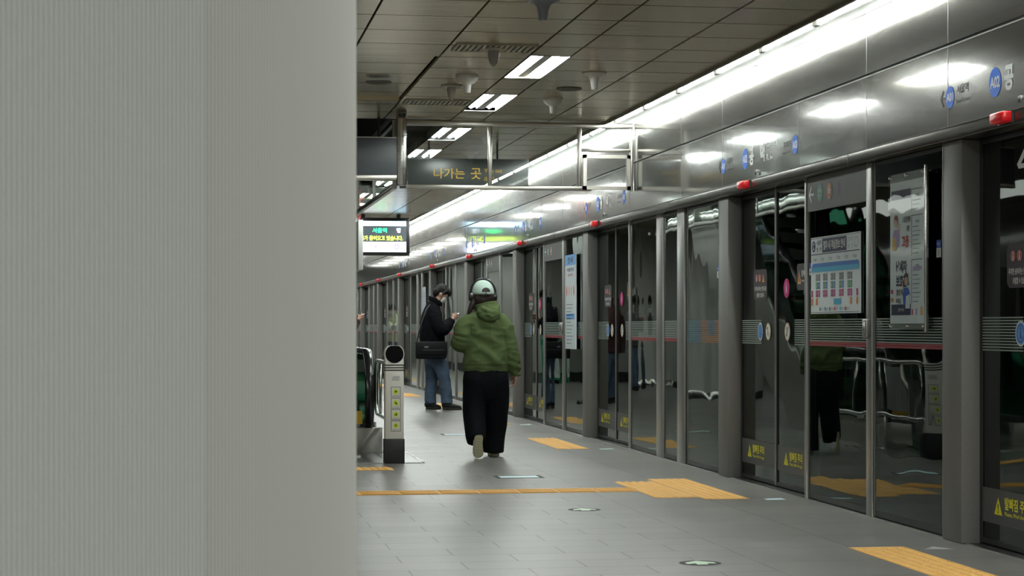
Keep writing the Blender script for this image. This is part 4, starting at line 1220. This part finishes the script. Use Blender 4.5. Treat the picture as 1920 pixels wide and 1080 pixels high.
# ------------------------------------------------------------------ people
def ring(c, u, v, a, b, n, sq=0.0):
    out = []
    for k in range(n):
        th = 2 * PI * k / n
        ct_, st_ = math.cos(th), math.sin(th)
        if sq:
            e = 1 - sq
            ct_ = math.copysign(abs(ct_) ** e, ct_); st_ = math.copysign(abs(st_) ** e, st_)
        out.append(c + u * a * ct_ + v * b * st_)
    return out
def loft(V, F, pts, rad, side=(1, 0, 0), n=22, flat0=False, flat1=False, sq=0.0):
    """closed tapered limb through pts; rad = (across side, other) per point"""
    pts = [Vector(p) for p in pts]; rad = [(r, r) if not isinstance(r, tuple) else r for r in rad]
    N = len(pts); rings = []
    # smooth the path with extra in-between points
    P2, R2_ = [], []
    for i in range(N - 1):
        p0, p1, p2, p3 = pts[max(i - 1, 0)], pts[i], pts[i + 1], pts[min(i + 2, N - 1)]
        r0, r1, r2, r3 = rad[max(i - 1, 0)], rad[i], rad[i + 1], rad[min(i + 2, N - 1)]
        for s in range(4):
            t_ = s / 4
            def cr(a, b, c, d): return 0.5 * ((2 * b) + (-a + c) * t_ + (2 * a - 5 * b + 4 * c - d) * t_ ** 2 + (-a + 3 * b - 3 * c + d) * t_ ** 3)
            P2.append(cr(p0, p1, p2, p3)); R2_.append((cr(r0[0], r1[0], r2[0], r3[0]), cr(r0[1], r1[1], r2[1], r3[1])))
    P2.append(pts[-1]); R2_.append(rad[-1])
    N = len(P2); S = Vector(side)
    fr = []
    for i in range(N):
        t_ = (P2[min(i + 1, N - 1)] - P2[max(i - 1, 0)]).normalized()
        u = S - t_ * S.dot(t_)
        if u.length < 1e-3: u = t_.orthogonal()
        u.normalize(); v = t_.cross(u).normalized(); fr.append((t_, u, v))
    def cap(i, sgn, flat):
        t_, u, v = fr[i]; a, b = R2_[i]; h = min(a, b)
        if flat: return [(P2[i], .97, 0)] and [ring(P2[i] + t_ * sgn * .002, u, v, a * .9, b * .9, n, sq)]
        return [ring(P2[i] + t_ * sgn * h * math.sin(q), u, v, a * math.cos(q), b * math.cos(q), n, sq) for q in (.5, 1.0, 1.35)]
    seq = cap(0, -1, flat0)[::-1]
    for i in range(N):
        t_, u, v = fr[i]; seq.append(ring(P2[i], u, v, R2_[i][0], R2_[i][1], n, sq))
    seq += cap(N - 1, 1, flat1)
    base = len(V)
    for r in seq: V += r
    for i in range(len(seq) - 1):
        for k in range(n):
            l = (k + 1) % n
            F.append((base + i * n + k, base + i * n + l, base + (i + 1) * n + l, base + (i + 1) * n + k))
    F.append(tuple(base + k for k in range(n))[::-1]); F.append(tuple(base + (len(seq) - 1) * n + k for k in range(n)))
def ball(V, F, c, r, rot=None, nu=20, nv=12):
    c = Vector(c); r = Vector(r) if not isinstance(r, (int, float)) else Vector((r, r, r)); M = rot or Matrix.Identity(3)
    b = len(V)
    for i in range(1, nv):
        ph = PI * i / nv
        for k in range(nu):
            th = 2 * PI * k / nu
            V.append(c + M @ Vector((r.x * math.sin(ph) * math.cos(th), r.y * math.sin(ph) * math.sin(th), r.z * math.cos(ph))))
    V.append(c + M @ Vector((0, 0, r.z))); V.append(c + M @ Vector((0, 0, -r.z)))
    top, bot = len(V) - 2, len(V) - 1
    for i in range(nv - 2):
        for k in range(nu):
            l = (k + 1) % nu
            F.append((b + i * nu + k, b + (i + 1) * nu + k, b + (i + 1) * nu + l, b + i * nu + l))
    for k in range(nu):
        l = (k + 1) % nu
        F.append((top, b + k, b + l)); F.append((bot, b + (nv - 2) * nu + l, b + (nv - 2) * nu + k))
def fuse(name, V, F, m, parent, voxel=.007, smooth=3, disp=None, mats=None):
    """merge closed shapes into one skin by voxel remesh"""
    me = bpy.data.meshes.new('tmp'); me.from_pydata([tuple(v) for v in V], [], F); me.update()
    o = bpy.data.objects.new('tmp', me); COL.objects.link(o)
    md = o.modifiers.new('r', 'REMESH'); md.mode = 'VOXEL'; md.voxel_size = voxel
    if smooth:
        ms = o.modifiers.new('s', 'SMOOTH'); ms.factor = .6; ms.iterations = smooth
    dg = bpy.context.evaluated_depsgraph_get(); dg.update()
    m2 = bpy.data.meshes.new_from_object(o.evaluated_get(dg)); bpy.data.objects.remove(o)
    if disp:
        m2.update(); nv = len(m2.vertices)
        nr = [v.normal.copy() for v in m2.vertices]
        for v, nn in zip(m2.vertices, nr): v.co += nn * disp(v.co, nn)
    m2.materials.clear(); m2.materials.append(m)
    for p in m2.polygons: p.use_smooth = True; p.material_index = 0
    m2.name = name
    o = bpy.data.objects.new(name, m2); COL.objects.link(o); o.parent = parent
    return o

def folds(scale, amp, stretch=(1, 1, 1), seed=0.0, ridge=True):
    def f(co, nn):
        q = Vector((co.x * stretch[0] + seed, co.y * stretch[1] + seed * .7, co.z * stretch[2])) * scale
        a = noise.noise(q)
        if ridge: a = (1 - abs(a) * 2) * .7 + noise.noise(q * 2.3) * .3
        return a * amp
    return f

def hand(V, F, wrist, d, palm_n, side, s=1.0, curl=.6):
    """five fingered hand; d = pointing direction, palm_n = palm normal, side = thumb side direction"""
    W0 = Vector(wrist); d = Vector(d).normalized(); s_ = Vector(side); s_ = (s_ - d * s_.dot(d)).normalized(); p_ = d.cross(s_).normalized()
    if p_.dot(Vector(palm_n)) < 0: p_ = -p_
    loft(V, F, [W0 - d * .05 * s, W0 + d * .01 * s, W0 + d * .05 * s, W0 + d * .085 * s], [(.024 * s, .019 * s), (.027 * s, .017 * s), (.038 * s, .015 * s), (.036 * s, .012 * s)], side=s_, n=14)
    for i, (off, L) in enumerate(((.028, .075), (.010, .085), (-.010, .078), (-.028, .06))):
        base = W0 + d * .082 * s + s_ * off * s
        a = curl * (1 + .12 * i)
        q = base; pts = [q]
        for j, fr in enumerate((.45, .3, .25)):
            ang = a * (j + .6)
            q = q + (d * math.cos(ang) + p_ * math.sin(ang)) * L * s * fr; pts.append(q)
        loft(V, F, pts, [.0085 * s, .008 * s, .0072 * s, .006 * s], side=s_, n=10)
    b0 = W0 + d * .025 * s + s_ * .026 * s
    loft(V, F, [b0, b0 + (s_ * .6 + d * .7).normalized() * .035 * s + p_ * .01, b0 + (s_ * .35 + d * .95).normalized() * .062 * s + p_ * .02], [.011 * s, .0095 * s, .0075 * s], side=p_, n=10)

def head(V, F, c, M, s=1.0):
    """head facing local +X (M orients it)"""
    def T(x, y, z): return Vector(c) + M @ Vector((x * s, y * s, z * s))
    ball(V, F, T(-.012, 0, .02), (.098 * s, .077 * s, .098 * s), M)
    loft(V, F, [T(.01, 0, .0), T(.03, 0, -.05), T(.042, 0, -.095)], [(.064 * s, .072 * s), (.052 * s, .058 * s), (.03 * s, .034 * s)], side=M @ Vector((0, 1, 0)), n=18)
    loft(V, F, [T(.075, 0, .02), T(.092, 0, -.012), T(.103, 0, -.03)], [.008 * s, .010 * s, .013 * s], side=M @ Vector((0, 1, 0)), n=10)
    ball(V, F, T(.078, 0, -.062), (.014 * s, .024 * s, .009 * s), M, 12, 8)
    for q in (-1, 1):
        ball(V, F, T(-.008, q * .08, -.012), (.019 * s, .009 * s, .031 * s), M, 12, 8)
        ball(V, F, T(.066, q * .03, .028), (.020 * s, .026 * s, .010 * s), M, 12, 8)
def eyes(parent, c, M, s=1.0):
    for q in (-1, 1):
        b = MB(); cc = Vector(c) + M @ Vector((.074 * s, q * .031 * s, .006 * s))
        V, F = [], []; ball(V, F, cc, .010 * s, None, 10, 8); b.add(V, F, WHITEV, True)
        V, F = [], []; ball(V, F, cc + M @ Vector((.006 * s, 0, 0)), .0055 * s, None, 8, 6); b.add(V, F, BLACKP, True); b.build('eye', parent)

SKIN = mat('skin', (0.47, 0.27, 0.19), 0.5, var=(14, .1))
HAIRM = mat('hair_black', (0.010, 0.009, 0.009), 0.6, spec=.25, bump=(60, .5, .004, (1, 1, .25)))
HAIRB = mat('hair_dark_brown', (0.022, 0.012, 0.011), 0.4, bump=(60, .5, .004, (1, 1, .2)))
HOOD = mat('hoodie_green', (0.092, 0.130, 0.050), 0.92, spec=.2, var=(7, .16), bump=(240, .25, .002))
TROU = mat('trousers_black', (0.0045, 0.005, 0.0065), 0.9, spec=.12, bump=(180, .2, .002))
CAPM = mat('cap_mint', (0.52, 0.68, 0.59), 0.8, bump=(220, .2, .001))
SHOEC = mat('shoe_cream', (0.66, 0.62, 0.46), 0.6); SOLEM = mat('shoe_sole_olive', (0.40, 0.38, 0.25), 0.6)
HPH = mat('headphone_black', (0.012, 0.013, 0.016), 0.28)

def shoe(name, parent, heel, toe, up, w, mu, ms, L=None):
    heel = Vector(heel); toe = Vector(toe); d = (toe - heel); L = d.length; d.normalize(); up = Vector(up); up = (up - d * up.dot(d)).normalized(); s_ = d.cross(up)
    def T(a, b, c): return heel + d * a * L + s_ * b + up * c
    # sole: extruded foot outline
    out = [(0, 0), (.02, .6), (.12, .82), (.35, .74), (.55, .82), (.75, 1.0), (.9, .85), (.98, .45), (1.0, 0)]
    prof = [(a, q * w / 2) for a, q in out] + [(a, -q * w / 2) for a, q in out[-2:0:-1]]
    b = MB(); n = len(prof); vs = []
    for z, k in ((0, .94), (.008, 1.0), (.026, 1.0), (.032, .96)): vs += [T(a * (1 - (1 - k) * .4) , q * k, z) for a, q in prof]
    fs = [(i * n + k, i * n + (k + 1) % n, (i + 1) * n + (k + 1) % n, (i + 1) * n + k) for i in range(3) for k in range(n)] + [tuple(range(n))[::-1], tuple(range(3 * n, 4 * n))]
    b.add(vs, fs, ms)
    for i in range(7):   # tread bars
        a = .10 + .12 * i; ww = w * .33
        vs = [T(a, -ww, -.003), T(a + .05, -ww, -.003), T(a + .05, ww, -.003), T(a, ww, -.003), T(a, -ww, .004), T(a + .05, -ww, .004), T(a + .05, ww, .004), T(a, ww, .004)]
        b.add(vs, [(0, 1, 2, 3), (0, 4, 5, 1), (1, 5, 6, 2), (2, 6, 7, 3), (3, 7, 4, 0)], ms)
    V, F = [], []
    loft(V, F, [T(.08, 0, .075), T(.2, 0, .068), T(.4, 0, .062), T(.6, 0, .052), T(.78, 0, .044), T(.90, 0, .04)], [(w * .38, .050), (w * .41, .046), (w * .43, .036), (w * .47, .030), (w * .47, .024), (w * .38, .018)], side=s_, n=18)
    o = fuse(name, V, F, mu, parent, .006, 2)
    so = b.build('shoe_sole', o)
    for e in (-1, 0, 1):
        bb = MB(); bb.tube([T(.45 + .07 * e, -.025, .088 - .008 * e), T(.45 + .07 * e, .025, .088 - .008 * e)], .003, ms, 6); bb.build('lace', o)
    return o

# --- the walking woman, seen from behind
FW = Matrix.Rotation(PI / 2, 3, 'Z')    # local +X of the head -> world +Y (away)
WS = (1, 1, .977)
wom = thing('person', 'person in green hoodie, mint cap and wide black trousers, walking away', 'person', (2.61, 17.66, 0))
wom.scale = WS
HC = Vector((-.030, .005, 1.535))
V, F = [], []
head(V, F, HC, FW, .98)
loft(V, F, [(-.025, -.01, 1.47), (-.015, -.015, 1.38), (-.01, -.01, 1.30)], [.052, .055, .09], n=18)
loft(V, F, [(-.01, 0, 1.32), (-.005, 0, 1.20), (0, 0, 1.02), (0, 0, .90), (0, 0, .80)], [(.14, .08), (.15, .095), (.13, .085), (.155, .105), (.12, .09)], n=22)
loft(V, F, [(-.13, 0, 1.28), (-.24, -.03, 1.10), (-.13, .22, 1.12)], [.045, .038, .026], side=(0, 0, 1), n=14)
loft(V, F, [(.12, 0, 1.28), (.215, -.01, 1.04), (.275, .03, .80)], [.045, .038, .025], n=14)
hand(V, F, (-.12, .235, 1.125), (.5, .7, .25), (1, -.6, 0), (0, 0, 1), .95, .5)
hand(V, F, (.281, .035, .785), (-.10, .10, -1), (-1, .2, 0), (-.3, 1, 0), .92, .45)
loft(V, F, [(.08, 0, .85), (.09, .10, .48), (.10, .12, .10)], [.075, .052, .036], n=14); loft(V, F, [(-.08, 0, .85), (-.10, .0, .48), (-.10, -.17, .19)], [.075, .052, .036], n=14)
loft(V, F, [(.10, .10, .075), (.10, .22, .06), (.10, .28, .055)], [.03, .03, .02], n=12); loft(V, F, [(-.10, -.16, .17), (-.10, -.12, .08), (-.10, -.10, .04)], [.03, .026, .02], n=12)
fuse('body', V, F, SKIN, wom, .0055, 2)
eyes(wom, HC, FW, .98)

V, F = [], []
loft(V, F, [(0, 0, .800), (0, 0, .835), (0, 0, .87), (0, 0, 1.0), (-.004, .0, 1.13), (-.008, .0, 1.25), (-.012, 0, 1.33), (-.016, -.005, 1.39)],
     [(.196, .125), (.203, .132), (.214, .148), (.203, .145), (.196, .142), (.188, .130), (.135, .105), (.085, .08)], n=30, flat0=True)
loft(V, F, [(-.10, 0, 1.285), (-.19, -.01, 1.225), (-.232, -.03, 1.12), (-.235, .02, 1.065), (-.19, .13, 1.075), (-.13, .215, 1.115)], [.092, .090, .086, .080, .068, .050], side=(0, 0, 1), n=20, flat1=True)
loft(V, F, [(.09, 0, 1.29), (.165, -.005, 1.22), (.208, -.015, 1.08), (.235, -.005, .95), (.262, .015, .86), (.278, .03, .815)], [.090, .088, .080, .074, .066, .054], side=(0, 1, 0), n=20)
loft(V, F, [(.279, .03, .822), (.283, .034, .775)], [.047, .044], side=(0, 1, 0), n=18, flat1=True)
def hood_folds(co, nn):
    d = 0
    # diagonal drapes over the back
    q = co.z * 1.0 + co.x * .75
    drape = math.sin(q * 34 + noise.noise(co * 5) * 2.5)
    k = max(0, -nn.y) if co.x < .22 and co.z < 1.22 else .0
    d += .0095 * drape * k * (1 - abs(co.x) / .25 if abs(co.x) < .25 else 0)
    d += noise.noise(Vector((co.x * 6, co.y * 6, co.z * 9 + 3))) * .013
    d += (1 - 2 * abs(noise.noise(Vector((co.x * 9 + 4, co.y * 9, co.z * 13))))) * .008
    if .845 < co.z < .875 and abs(co.x) < .215: d -= .007
    if co.z < .845 and abs(co.x) < .20: d *= .25
    if co.x > .2 and co.z < 1.0: d += math.sin(co.z * 95 + co.x * 30) * .004
    return d
hd = fuse('hoodie', V, F, HOOD, wom, .007, 4, hood_folds)
V, F = [], []
nseg = 26
for (R0, R1, z, r, yc, tl) in ((.086, .080, 1.425, .030, -.01, .10), (.083, .079, 1.462, .017, -.01, .16)):
    pts = [Vector((.004 + R0 * math.cos(2 * PI * k / nseg), yc + R1 * math.sin(2 * PI * k / nseg), z + tl * R1 * math.sin(2 * PI * k / nseg))) for k in range(nseg + 1)]
    loft(V, F, pts[::2], [r] * len(pts[::2]), side=(0, 0, 1), n=14)
loft(V, F, [(.008, -.04, 1.42), (.014, -.105, 1.37), (.02, -.125, 1.32), (.022, -.11, 1.30)], [(.095, .035), (.108, .048), (.088, .045), (.05, .03)], n=24)
loft(V, F, [(-.07, -.04, 1.43), (-.03, -.135, 1.385), (.06, -.135, 1.36), (.105, -.04, 1.42)], [.022, .026, .028, .022], side=(0, 0, 1), n=14)
loft(V, F, [(-.05, -.09, 1.39), (-.01, -.155, 1.345), (.05, -.15, 1.325), (.09, -.08, 1.36)], [.014, .018, .018, .014], side=(0, 0, 1), n=14)
fuse('hood', V, F, HOOD, hd, .006, 3, folds(13, .006, (1, 1, 1.6), 3))
b = MB()
b.tube([(.003 + .199 * math.cos(a), .128 * math.sin(a), .842) for a in [2 * PI * k / 36 for k in range(36)]], .003, mat('hoodie_seam', (0.06, 0.11, 0.035), .9), 6, closed=True); b.build('hem_seam', hd)

V, F = [], []
loft(V, F, [(0, 0, .835), (0, 0, .78), (0, 0, .70), (0, .005, .62)], [(.185, .118), (.205, .135), (.213, .142), (.20, .13)], n=28)
loft(V, F, [(.085, .0, .74), (.098, .04, .58), (.104, .085, .42), (.098, .115, .25), (.088, .125, .12), (.085, .128, .045)], [(.122, .14), (.120, .138), (.112, .132), (.104, .128), (.098, .128), (.094, .125)], n=24, flat1=True)
loft(V, F, [(-.085, .0, .74), (-.100, .01, .58), (-.108, -.01, .42), (-.110, -.07, .29), (-.110, -.12, .20), (-.110, -.14, .165)], [(.122, .14), (.110, .135), (.102, .13), (.094, .12), (.088, .115), (.083, .108)], n=24, flat1=True)
fuse('trousers', V, F, TROU, wom, .008, 3, folds(7, .008, (1.4, 1.4, .45), 8))

shoe('shoe', wom, (-.098, -.235, .225), (-.100, -.195, .005), (0, 1, .2), .098, SHOEC, SOLEM)
shoe('shoe', wom, (.098, .06, .004), (.104, .33, .004), (0, 0, 1), .098, SHOEC, SOLEM)

# hair under the cap
V, F = [], []
ball(V, F, HC + Vector((0, -.012, .012)), (.094, .108, .108))
loft(V, F, [HC + Vector((.0, -.055, .0)), HC + Vector((.0, -.068, -.05)), HC + Vector((0, -.055, -.095))], [(.088, .045), (.085, .042), (.06, .03)], n=20)
loft(V, F, [HC + Vector((-.075, -.03, -.02)), HC + Vector((-.098, -.045, -.09)), HC + Vector((-.125, -.05, -.15)), HC + Vector((-.14, -.045, -.20))], [(.028, .03), (.028, .028), (.022, .02), (.01, .01)], n=14)
loft(V, F, [HC + Vector((.07, -.03, -.02)), HC + Vector((.085, -.03, -.075)), HC + Vector((.08, -.0, -.12))], [(.026, .03), (.02, .025), (.012, .012)], n=14)
fuse('hair', V, F, HAIRB, wom, .006, 2, folds(40, .003, (1, 1, .25), 2))
# cap worn backwards
cp = bpy.data.objects.new('cap', None)
V, F = [], []
cc = HC + Vector((0, -.012, .028))
b = MB(); vs = []; fs = []
na, nz_ = 40, 9
for j in range(nz_ + 1):
    ph = (PI / 2) * j / nz_
    for k in range(na):
        th = 2 * PI * k / na
        e = 1.0
        vs.append(cc + Vector((.101 * math.cos(ph) ** .85 * math.cos(th) if j < nz_ else 0, .115 * math.cos(ph) ** .85 * math.sin(th) if j < nz_ else 0, -.012 + .118 * math.sin(ph))))
for j in range(nz_):
    for k in range(na):
        l = (k + 1) % na
        fs.append((j * na + k, j * na + l, (j + 1) * na + l, (j + 1) * na + k))
b.add(vs, fs, CAPM, True)
vs2 = [cc + Vector((.101 * math.cos(2 * PI * k / na) * q, .115 * math.sin(2 * PI * k / na) * q, z)) for q, z in ((1.0, -.012), (1.004, -.030), (.96, -.030), (.955, -.01)) for k in range(na)]
b.add(vs2, [(i * na + k, (i + 1) * na + k, (i + 1) * na + (k + 1) % na, i * na + (k + 1) % na) for i in range(3) for k in range(na)], CAPM, True)
capo = b.build('cap', wom)
b = MB(); vs = []; n_ = 14    # brim at the front
for i in range(n_ + 1):
    a = PI * i / n_
    for q, dz in ((.98, -.015), (1.0 + .6 * math.sin(a) ** .6, -.03)):
        for t_ in (0, -.004): vs.append(cc + Vector((.095 * math.cos(a), .112 * math.sin(a) * q, dz + t_)))
b.add(vs, [(i * 4, i * 4 + 2, i * 4 + 6, i * 4 + 4) for i in range(n_)] + [(i * 4 + 1, i * 4 + 5, i * 4 + 7, i * 4 + 3) for i in range(n_)] + [(i * 4 + 2, i * 4 + 3, i * 4 + 7, i * 4 + 6) for i in range(n_)], CAPM, True); b.build('cap_brim', capo)
b = MB(); vs = []; n_ = 16    # arched gap over the strap, showing hair
def capsurf(x_, z_, off):
    rr = max(0.02, 1 - min(.98, (max(0, z_ + .012) / .118)) ** 2) ** .43
    yy = .115 * rr * math.sqrt(max(0, 1 - (x_ / (.101 * rr)) ** 2))
    return cc + Vector((x_, -yy - off, z_))
for i in range(n_ + 1):
    a = PI * i / n_
    for q in (0, .33, .66, 1): vs.append(capsurf(.014 + .040 * math.cos(a) * q * 1.0, .0 - .006 + .040 * math.sin(a) * q, .0025))
b.add(vs, [(i * 4 + j, (i + 1) * 4 + j, (i + 1) * 4 + j + 1, i * 4 + j + 1) for i in range(n_) for j in range(3)], HAIRB, True); b.build('cap_opening', capo)
b = MB()
for xx in (.008, .020): b.tube([capsurf(xx, -.008, .004), capsurf(xx, -.028, .004)], .0022, DARKM, 6)
b.build('strap_buckle', capo)
# headphones
b = MB()
hb = [cc + Vector((.118 * math.cos(a) + .002, .0, -.030 + .148 * math.sin(a))) for a in [PI * k / 20 for k in range(21)]]
for i in range(20):
    pass
b.tube(hb, .0105, HPH, 10); hp = b.build('headphones', wom)
for q in (-1, 1):
    V, F = [], []; loft(V, F, [cc + Vector((q * .088, -.005, -.052)), cc + Vector((q * .128, -.005, -.052))], [(.044, .036), (.040, .032)], side=(0, 0, 1), n=20, flat0=True, flat1=True)
    fuse('ear_cup', V, F, HPH, hp, .005, 3)

# --- the standing man, side view, looking at his phone
man = thing('person', 'person in black coat, blue jeans and white mask looking down at phone', 'person', (3.44, 28.0, 0))
COAT = mat('coat_black', (0.0055, 0.006, 0.008), 0.9, spec=.12, bump=(200, .2, .002)); JEAN = mat('jeans_blue', (0.075, 0.12, 0.185), 0.85, var=(6, .55), bump=(160, .2, .002))
MASKM = mat('mask_white', (0.62, 0.64, 0.62), 0.7)
MS = mat('shoe_black', (0.012, 0.012, 0.013), 0.5); MSO = mat('sole_black', (0.02, 0.02, 0.02), 0.6)
MH = Vector((.045, 0, 1.672)); MM = Matrix.Rotation(math.radians(38), 3, 'Y') @ Matrix.Rotation(math.radians(-6), 3, 'Z')
V, F = [], []
head(V, F, MH, MM, 1.02)
loft(V, F, [(.02, 0, 1.64), (-.03, 0, 1.56), (-.075, 0, 1.48)], [.058, .06, .09], side=(0, 1, 0), n=18)
loft(V, F, [(-.085, 0, 1.44), (-.10, 0, 1.30), (-.09, 0, 1.1), (-.08, 0, .95), (-.08, 0, .85)], [(.12, .07), (.14, .10), (.13, .10), (.14, .11), (.12, .09)], side=(0, 1, 0), n=22)
for q in (-1, 1):
    wr = (.195, -.10, 1.315) if q < 0 else (.205, .07, 1.315)
    loft(V, F, [(-.085, q * .14, 1.38), (.01, q * .23, 1.15), wr], [.045, .042, .028], side=(0, 1, 0), n=14)
    hand(V, F, wr, (.75, -.25 * q * 1.0, .62), (.2, -q, .6), (-.3, 0, 1), .98, .7 if q < 0 else .9)
loft(V, F, [(-.06, .09, .9), (-.07, .09, .50), (-.10, .09, .10)], [.085, .058, .04], n=14); loft(V, F, [(-.05, -.09, .9), (.07, -.10, .50), (.115, -.10, .10)], [.085, .058, .04], n=14)
loft(V, F, [(-.12, .09, .07), (-.03, .09, .055), (0, .09, .05)], [.034, .03, .02], n=12); loft(V, F, [(.11, -.1, .07), (.2, -.1, .055), (.25, -.1, .05)], [.034, .03, .02], n=12)
fuse('body', V, F, SKIN, man, .0065, 2)
eyes(man, MH, MM, 1.02)
V, F = [], []
def MT(x_, y_, z_): return MH + MM @ Vector((x_, y_, z_))
ball(V, F, MT(-.025, 0, .052), (.103, .090, .092), MM); ball(V, F, MT(-.065, 0, .0), (.065, .082, .085), MM)
loft(V, F, [MT(.03, .0, .105), MT(.075, 0, .09), MT(.103, 0, .055)], [(.075, .03), (.07, .025), (.05, .014)], side=MM @ Vector((0, 1, 0)), n=18)
for q in (-1, 1): loft(V, F, [MT(.03, q * .07, .07), MT(.02, q * .082, .03), MT(.018, q * .083, .0)], [.02, .016, .008], n=10)
fuse('hair', V, F, HAIRM, man, .006, 1, folds(30, .007, (1, 1, .6), 5))
V, F = [], []
loft(V, F, [MT(.052, 0, -.008), MT(.07, 0, -.04), MT(.058, 0, -.085)], [(.050, .034), (.060, .046), (.042, .03)], side=MM @ Vector((0, 1, 0)), n=20)
mo = fuse('face_mask', V, F, MASKM, man, .006, 2)
for q in (-1, 1):
    b = MB(); b.tube([MT(.06, q * .056, -.025), MT(.0, q * .088, -.01)], .002, MASKM, 6); b.tube([MT(.05, q * .05, -.07), MT(-.005, q * .088, -.035)], .002, MASKM, 6); b.build('ear_loop', mo)
V, F = [], []
loft(V, F, [(-.085, 0, .80), (-.09, 0, .95), (-.095, 0, 1.12), (-.10, 0, 1.28), (-.09, 0, 1.40), (-.075, 0, 1.50), (-.055, 0, 1.555)],
     [(.225, .185), (.228, .180), (.226, .175), (.222, .160), (.205, .135), (.135, .10), (.085, .078)], side=(0, 1, 0), n=30, flat0=True)
for q in (-1, 1):
    e = (.010, q * .245, 1.15); wr = (.175, -.115, 1.30) if q < 0 else (.19, .085, 1.30)
    loft(V, F, [(-.085, q * .15, 1.42), (-.06, q * .215, 1.30), e, ((e[0] + wr[0]) / 2 + .01, (e[1] + wr[1]) / 2, 1.20), wr], [.092, .090, .088, .075, .056], side=(0, 1, 0), n=20, flat1=True)
ct_ = fuse('coat', V, F, COAT, man, .008, 3, folds(8, .009, (1, 1, 1.2), 11))
V, F = [], []
pts = [Vector((-.045 + .088 * math.cos(2 * PI * k / 12), .088 * math.sin(2 * PI * k / 12), 1.575 - .045 * math.cos(2 * PI * k / 12))) for k in range(12)] 
loft(V, F, pts + [pts[0]], [(.034, .014)] * 13, side=(0, 0, 1), n=12)
fuse('collar', V, F, COAT, ct_, .006, 2)
V, F = [], []
loft(V, F, [(-.07, 0, .93), (-.065, 0, .82), (-.06, 0, .74)], [(.17, .135), (.175, .135), (.165, .125)], side=(0, 1, 0), n=24)
loft(V, F, [(-.09, .085, .80), (-.085, .09, .60), (-.09, .09, .42), (-.105, .09, .24), (-.105, .09, .09)], [(.105, .10), (.095, .095), (.084, .085), (.08, .083), (.082, .088)], side=(1, 0, 0), n=22, flat1=True)
loft(V, F, [(-.045, -.085, .80), (.03, -.095, .60), (.075, -.10, .44), (.10, -.10, .26), (.115, -.10, .10)], [(.108, .10), (.10, .095), (.086, .085), (.08, .083), (.082, .088)], side=(1, 0, 0), n=22, flat1=True)
fuse('jeans', V, F, JEAN, man, .008, 2, folds(9, .009, (1, 1, 1.3), 17))
shoe('shoe', man, (-.175, .09, .003), (.055, .085, .003), (0, 0, 1), .10, MS, MSO)
shoe('shoe', man, (.05, -.10, .003), (.33, -.115, .003), (0, 0, 1), .10, MS, MSO)

def messenger(loc, label):
    t = thing('messenger_bag', label, 'bag', loc)
    BAGM = mat('bag_black', (0.006, 0.006, 0.008), 0.6, spec=.25, bump=(120, .2, .002))
    b = MB(); b.box(-.315, .125, -.355, -.205, .74, .97, BAGM, .03); b.build('bag_body', t)
    b = MB(); b.box(-.322, .132, -.368, -.350, .80, .985, BAGM, .012); b.box(-.322, .132, -.36, -.21, .965, .99, BAGM, .01); b.build('bag_flap', t)
    b = MB(); b.box(-.22, .09, -.371, -.367, .868, .873, mat('zip_grey', (0.12, 0.12, 0.12), .4)); b.build('zip', t)
    b = MB(); b.box(-.20, -.14, -.372, -.367, .90, .925, mat('label_grey', (0.15, 0.15, 0.15), .5)); b.build('bag_label', t)
    b = MB(); b.tube([(-.30, -.28, .97), (-.27, -.29, 1.12), (-.21, -.285, 1.32), (-.15, -.22, 1.455), (-.09, -.13, 1.52), (-.03, -.0, 1.50), (.06, .1, 1.40)], .010, mat('strap_grey', (0.022, 0.022, 0.025), .5), 8); b.build('strap', t)
    return t
bag = messenger((3.39, 27.98, 0), 'large black messenger bag hanging at the hip of the person in the black coat')
def phone(loc, label):
    t = thing('phone', label, 'phone', loc)
    b = MB(); b.box(-.038, .038, -.075, .075, -.004, .004, BLACKP, .003); o1 = b.build('phone_case', t)
    b = MB(); b.box(-.034, .034, -.068, .068, .0042, .0047, mat('phone_screen', (0.1, 0.1, 0.12), .2, emis=(.5, .6, .7), estr=.4)); b.build('screen', t)
    return t
ph = phone((3.44 + .275, 27.98, 1.378), 'dark phone held up in both hands of the person in the black coat')
ph.rotation_euler = (0, math.radians(-38), 0)

# further people, mostly hidden by the column or seen in the glass
def recolour(o, names, m2):
    for ch in o.children:
        if ch.name.split('.')[0] in names:
            me = ch.data.copy(); me.materials[0] = m2; ch.data = me
            for g2 in ch.children:
                if g2.name.split('.')[0] == 'collar':
                    q = g2.data.copy(); q.materials[0] = m2; g2.data = q
p2 = dup(man, (2.225, 29.9, 0), 'person at the edge of the big column, only hands with a phone showing')
recolour(p2, ('coat',), mat('coat_maroon', (0.05, 0.012, 0.014), .85))
dup(ph, (2.225 + .275, 29.88, 1.378), 'phone held by the person hidden behind the big column')
p3 = dup(man, (.15, 36.5, 0), 'person in grey top mirrored in the glass of the third doorway', rz=PI * .9)
recolour(p3, ('coat',), mat('coat_grey', (0.10, 0.10, 0.10), .85))
p4 = dup(man, (3.25, 52.0, 0), 'person in pale yellow top seen mirrored above the bollard', rz=-.4)
recolour(p4, ('coat',), mat('coat_pale', (0.55, 0.58, 0.38), .85))
